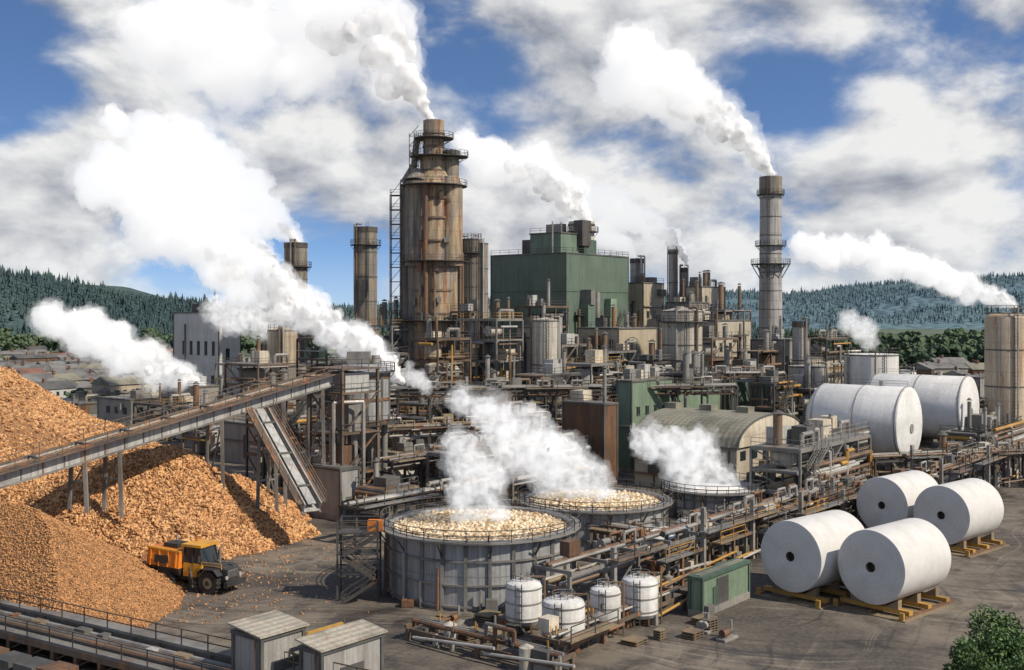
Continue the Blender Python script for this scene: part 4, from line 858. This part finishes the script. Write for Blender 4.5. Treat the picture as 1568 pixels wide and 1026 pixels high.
# ---------------------------------------------------------------- corner tree
M['bark']=plain('bark',(.07,.05,.035)); 
for k,c in(('leaf1',(.085,.15,.035)),('leaf2',(.04,.085,.022))): M[k]=plain(k,c,.6)
def leafy(name,cx,cy,zt,r,n=26000):
    e=bpy.data.objects.new(name,None); sc.collection.objects.link(e); e.location=(cx,cy,0)
    b=B('trunk'); b.cyl((0,0,0),(0,0,zt-r*1.4),.28,'bark',.18)
    cl=[]
    for i in range(34):
        a=R.random()*6.28; q=math.sqrt(R.random())*r; z=zt-r*.9+R.uniform(-.7,.75)*r*(1-.5*q/r); cl.append((q*math.cos(a),q*math.sin(a),z,R.uniform(.16,.34)*r))
        b.cyl((0,0,zt-r*1.7),(q*math.cos(a)*.9,q*math.sin(a)*.9,z),.08,'bark',.03,n=5)
    o=b.finish(); o.parent=e
    V=np.zeros((n,4,3)); c=np.array(cl); idx=np.random.randint(0,len(cl),n)
    d=np.random.normal(size=(n,3)); d/=np.linalg.norm(d,axis=1)[:,None]; rad=c[idx,3]*np.random.uniform(.45,1.15,n)
    P=c[idx,:3]+d*rad[:,None]; a1=np.random.normal(size=(n,3)); a1/=np.linalg.norm(a1,axis=1)[:,None]; a2=np.cross(a1,np.random.normal(size=(n,3))); a2/=np.linalg.norm(a2,axis=1)[:,None]
    s=np.random.uniform(.07,.16,(n,1))
    V[:,0]=P-a1*s;V[:,1]=P+a2*s*.5;V[:,2]=P+a1*s;V[:,3]=P-a2*s*.5
    me=bpy.data.meshes.new('leaves'); me.from_pydata(V.reshape(-1,3).tolist(),[],(np.arange(n*4).reshape(n,4)).tolist())
    me.materials.append(M['leaf1']); me.materials.append(M['leaf2']); me.polygons.foreach_set('material_index',np.random.randint(0,2,n)); ob=bpy.data.objects.new('leaves',me); sc.collection.objects.link(ob); ob.parent=e
leafy('leafy_tree',PX(1572,62),62,PZ(925,62),3.7,32000); leafy('leafy_tree',PX(1530,58),58,PZ(975,58),2.5,15000)
# ---------------------------------------------------------------- steam
def steam_core():
    m=bpy.data.materials.new('steam_core'); m.use_nodes=True; nt=m.node_tree; nt.nodes.clear(); t=NT(nt)
    a=t.n('ShaderNodeBsdfDiffuse',{'Color':(.95,.95,.95)}); b=t.n('ShaderNodeBsdfTranslucent',{'Color':(.95,.95,.95)})
    mx=t.n('ShaderNodeMixShader',{0:.4,1:a,2:b}); t.n('ShaderNodeOutputMaterial',{0:mx}); return m
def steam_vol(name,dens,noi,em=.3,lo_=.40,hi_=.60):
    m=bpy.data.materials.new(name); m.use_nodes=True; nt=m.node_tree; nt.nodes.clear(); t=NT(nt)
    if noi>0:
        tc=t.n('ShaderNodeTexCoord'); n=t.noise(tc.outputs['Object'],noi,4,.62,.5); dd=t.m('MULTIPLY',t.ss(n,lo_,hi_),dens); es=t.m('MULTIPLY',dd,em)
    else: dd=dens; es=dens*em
    v=t.n('ShaderNodeVolumePrincipled',{'Color':(1,1,1),'Density':dd,'Anisotropy':.0,'Emission Strength':es,'Emission Color':(1,1,1)})  # steam glows faintly: emission added in place of multiply scattered light
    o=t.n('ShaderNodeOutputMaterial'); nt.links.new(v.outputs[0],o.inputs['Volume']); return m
def spheres_mesh(name,cs,voxel,disp,mat,parent=None):
    V,Fc=I2; vs=[];fs=[];o=0
    for (c,r) in cs: vs.append(V*r+np.array(c)); fs.append(Fc+o); o+=len(V)
    vs=np.concatenate(vs); fs=np.concatenate(fs)
    me=bpy.data.meshes.new(name); me.from_pydata(vs.tolist(),[],fs.tolist())
    ob=bpy.data.objects.new(name,me); sc.collection.objects.link(ob)
    md=ob.modifiers.new('r','REMESH'); md.mode='VOXEL'; md.voxel_size=voxel
    for (size,st) in disp:
        tx=bpy.data.textures.new('t','CLOUDS'); tx.noise_scale=size; tx.noise_depth=3
        dm=ob.modifiers.new('d','DISPLACE'); dm.texture=tx; dm.strength=st; dm.mid_level=.5; dm.texture_coords='GLOBAL'
    dg=bpy.context.evaluated_depsgraph_get(); nm=bpy.data.meshes.new_from_object(ob.evaluated_get(dg))
    ob.modifiers.clear(); ob.data=nm; nm.materials.clear(); nm.materials.append(mat)
    nm.polygons.foreach_set('use_smooth',[True]*len(nm.polygons)); ob.parent=parent; return ob
MC=steam_core()
def plume(pts,D,core=.8,dens=None,seed=1,noi=0,em=.48,name='steam_plume',wide=1.2,cend=.6):
    # cend: fraction of the plume's length at which the dense core stops
    rnd=random.Random(seed)
    def rv(): return Vector((rnd.gauss(0,1),rnd.gauss(0,1),rnd.gauss(0,1))).normalized()
    P=[(Vector((PX(u,D),D+i*r*D/F*.15,PZ(v,D))),r*D/F) for i,(u,v,r) in enumerate(pts)]
    cs=[]; hs=[]; os_=[]; L=sum((P[i+1][0]-P[i][0]).length for i in range(len(P)-1)); acc=0
    for i in range(len(P)-1):
        a,ra=P[i]; b,rb=P[i+1]; seg=(b-a).length; s=0
        while s<seg:
            t=s/seg; c=a.lerp(b,t); r=ra+(rb-ra)*t; T=(acc+s)/L; q=max(0,min(1,(cend-T)/.3)); cf=core*(.62+.38*q) if T<cend else 0; r*=1+(wide-1)*min(1,T*4)
            for k in range(4):
                e=min(1,T*5); cc=c+rv()*r*rnd.uniform(.15,.3+.45*e); rr=r*rnd.uniform(.25,.66)
                hs.append((cc,rr*1.12)); 
                if rr>.3*r: os_.append((cc,rr*(1.25+.2*e)))
                near=(cc-c).length<r*.42 or q>.7
                if cf>0 and near: cs.append((cc,rr*cf))
                for j in range(8):
                    d2=rv(); r2=rr*rnd.uniform(.15,.42); hs.append((cc+d2*rr,r2*1.2))
                    if j<3: os_.append((cc+d2*rr*1.15,r2*1.5))
                    if cf>0 and near: cs.append((cc+d2*rr*.92*cf,r2*cf))
            s+=r*.5
        acc+=seg
    rm=max(r for _,r in P)*wide; e=bpy.data.objects.new(name,None); sc.collection.objects.link(e); vx=rm/19
    dens=(1.8/rm) if dens is None else (dens if dens>0 else -dens/rm)
    if cs and core>0: spheres_mesh('core',cs,vx,[(rm*.3,rm*.12),(rm*.12,rm*.1),(rm*.05,rm*.04)],MC,e)
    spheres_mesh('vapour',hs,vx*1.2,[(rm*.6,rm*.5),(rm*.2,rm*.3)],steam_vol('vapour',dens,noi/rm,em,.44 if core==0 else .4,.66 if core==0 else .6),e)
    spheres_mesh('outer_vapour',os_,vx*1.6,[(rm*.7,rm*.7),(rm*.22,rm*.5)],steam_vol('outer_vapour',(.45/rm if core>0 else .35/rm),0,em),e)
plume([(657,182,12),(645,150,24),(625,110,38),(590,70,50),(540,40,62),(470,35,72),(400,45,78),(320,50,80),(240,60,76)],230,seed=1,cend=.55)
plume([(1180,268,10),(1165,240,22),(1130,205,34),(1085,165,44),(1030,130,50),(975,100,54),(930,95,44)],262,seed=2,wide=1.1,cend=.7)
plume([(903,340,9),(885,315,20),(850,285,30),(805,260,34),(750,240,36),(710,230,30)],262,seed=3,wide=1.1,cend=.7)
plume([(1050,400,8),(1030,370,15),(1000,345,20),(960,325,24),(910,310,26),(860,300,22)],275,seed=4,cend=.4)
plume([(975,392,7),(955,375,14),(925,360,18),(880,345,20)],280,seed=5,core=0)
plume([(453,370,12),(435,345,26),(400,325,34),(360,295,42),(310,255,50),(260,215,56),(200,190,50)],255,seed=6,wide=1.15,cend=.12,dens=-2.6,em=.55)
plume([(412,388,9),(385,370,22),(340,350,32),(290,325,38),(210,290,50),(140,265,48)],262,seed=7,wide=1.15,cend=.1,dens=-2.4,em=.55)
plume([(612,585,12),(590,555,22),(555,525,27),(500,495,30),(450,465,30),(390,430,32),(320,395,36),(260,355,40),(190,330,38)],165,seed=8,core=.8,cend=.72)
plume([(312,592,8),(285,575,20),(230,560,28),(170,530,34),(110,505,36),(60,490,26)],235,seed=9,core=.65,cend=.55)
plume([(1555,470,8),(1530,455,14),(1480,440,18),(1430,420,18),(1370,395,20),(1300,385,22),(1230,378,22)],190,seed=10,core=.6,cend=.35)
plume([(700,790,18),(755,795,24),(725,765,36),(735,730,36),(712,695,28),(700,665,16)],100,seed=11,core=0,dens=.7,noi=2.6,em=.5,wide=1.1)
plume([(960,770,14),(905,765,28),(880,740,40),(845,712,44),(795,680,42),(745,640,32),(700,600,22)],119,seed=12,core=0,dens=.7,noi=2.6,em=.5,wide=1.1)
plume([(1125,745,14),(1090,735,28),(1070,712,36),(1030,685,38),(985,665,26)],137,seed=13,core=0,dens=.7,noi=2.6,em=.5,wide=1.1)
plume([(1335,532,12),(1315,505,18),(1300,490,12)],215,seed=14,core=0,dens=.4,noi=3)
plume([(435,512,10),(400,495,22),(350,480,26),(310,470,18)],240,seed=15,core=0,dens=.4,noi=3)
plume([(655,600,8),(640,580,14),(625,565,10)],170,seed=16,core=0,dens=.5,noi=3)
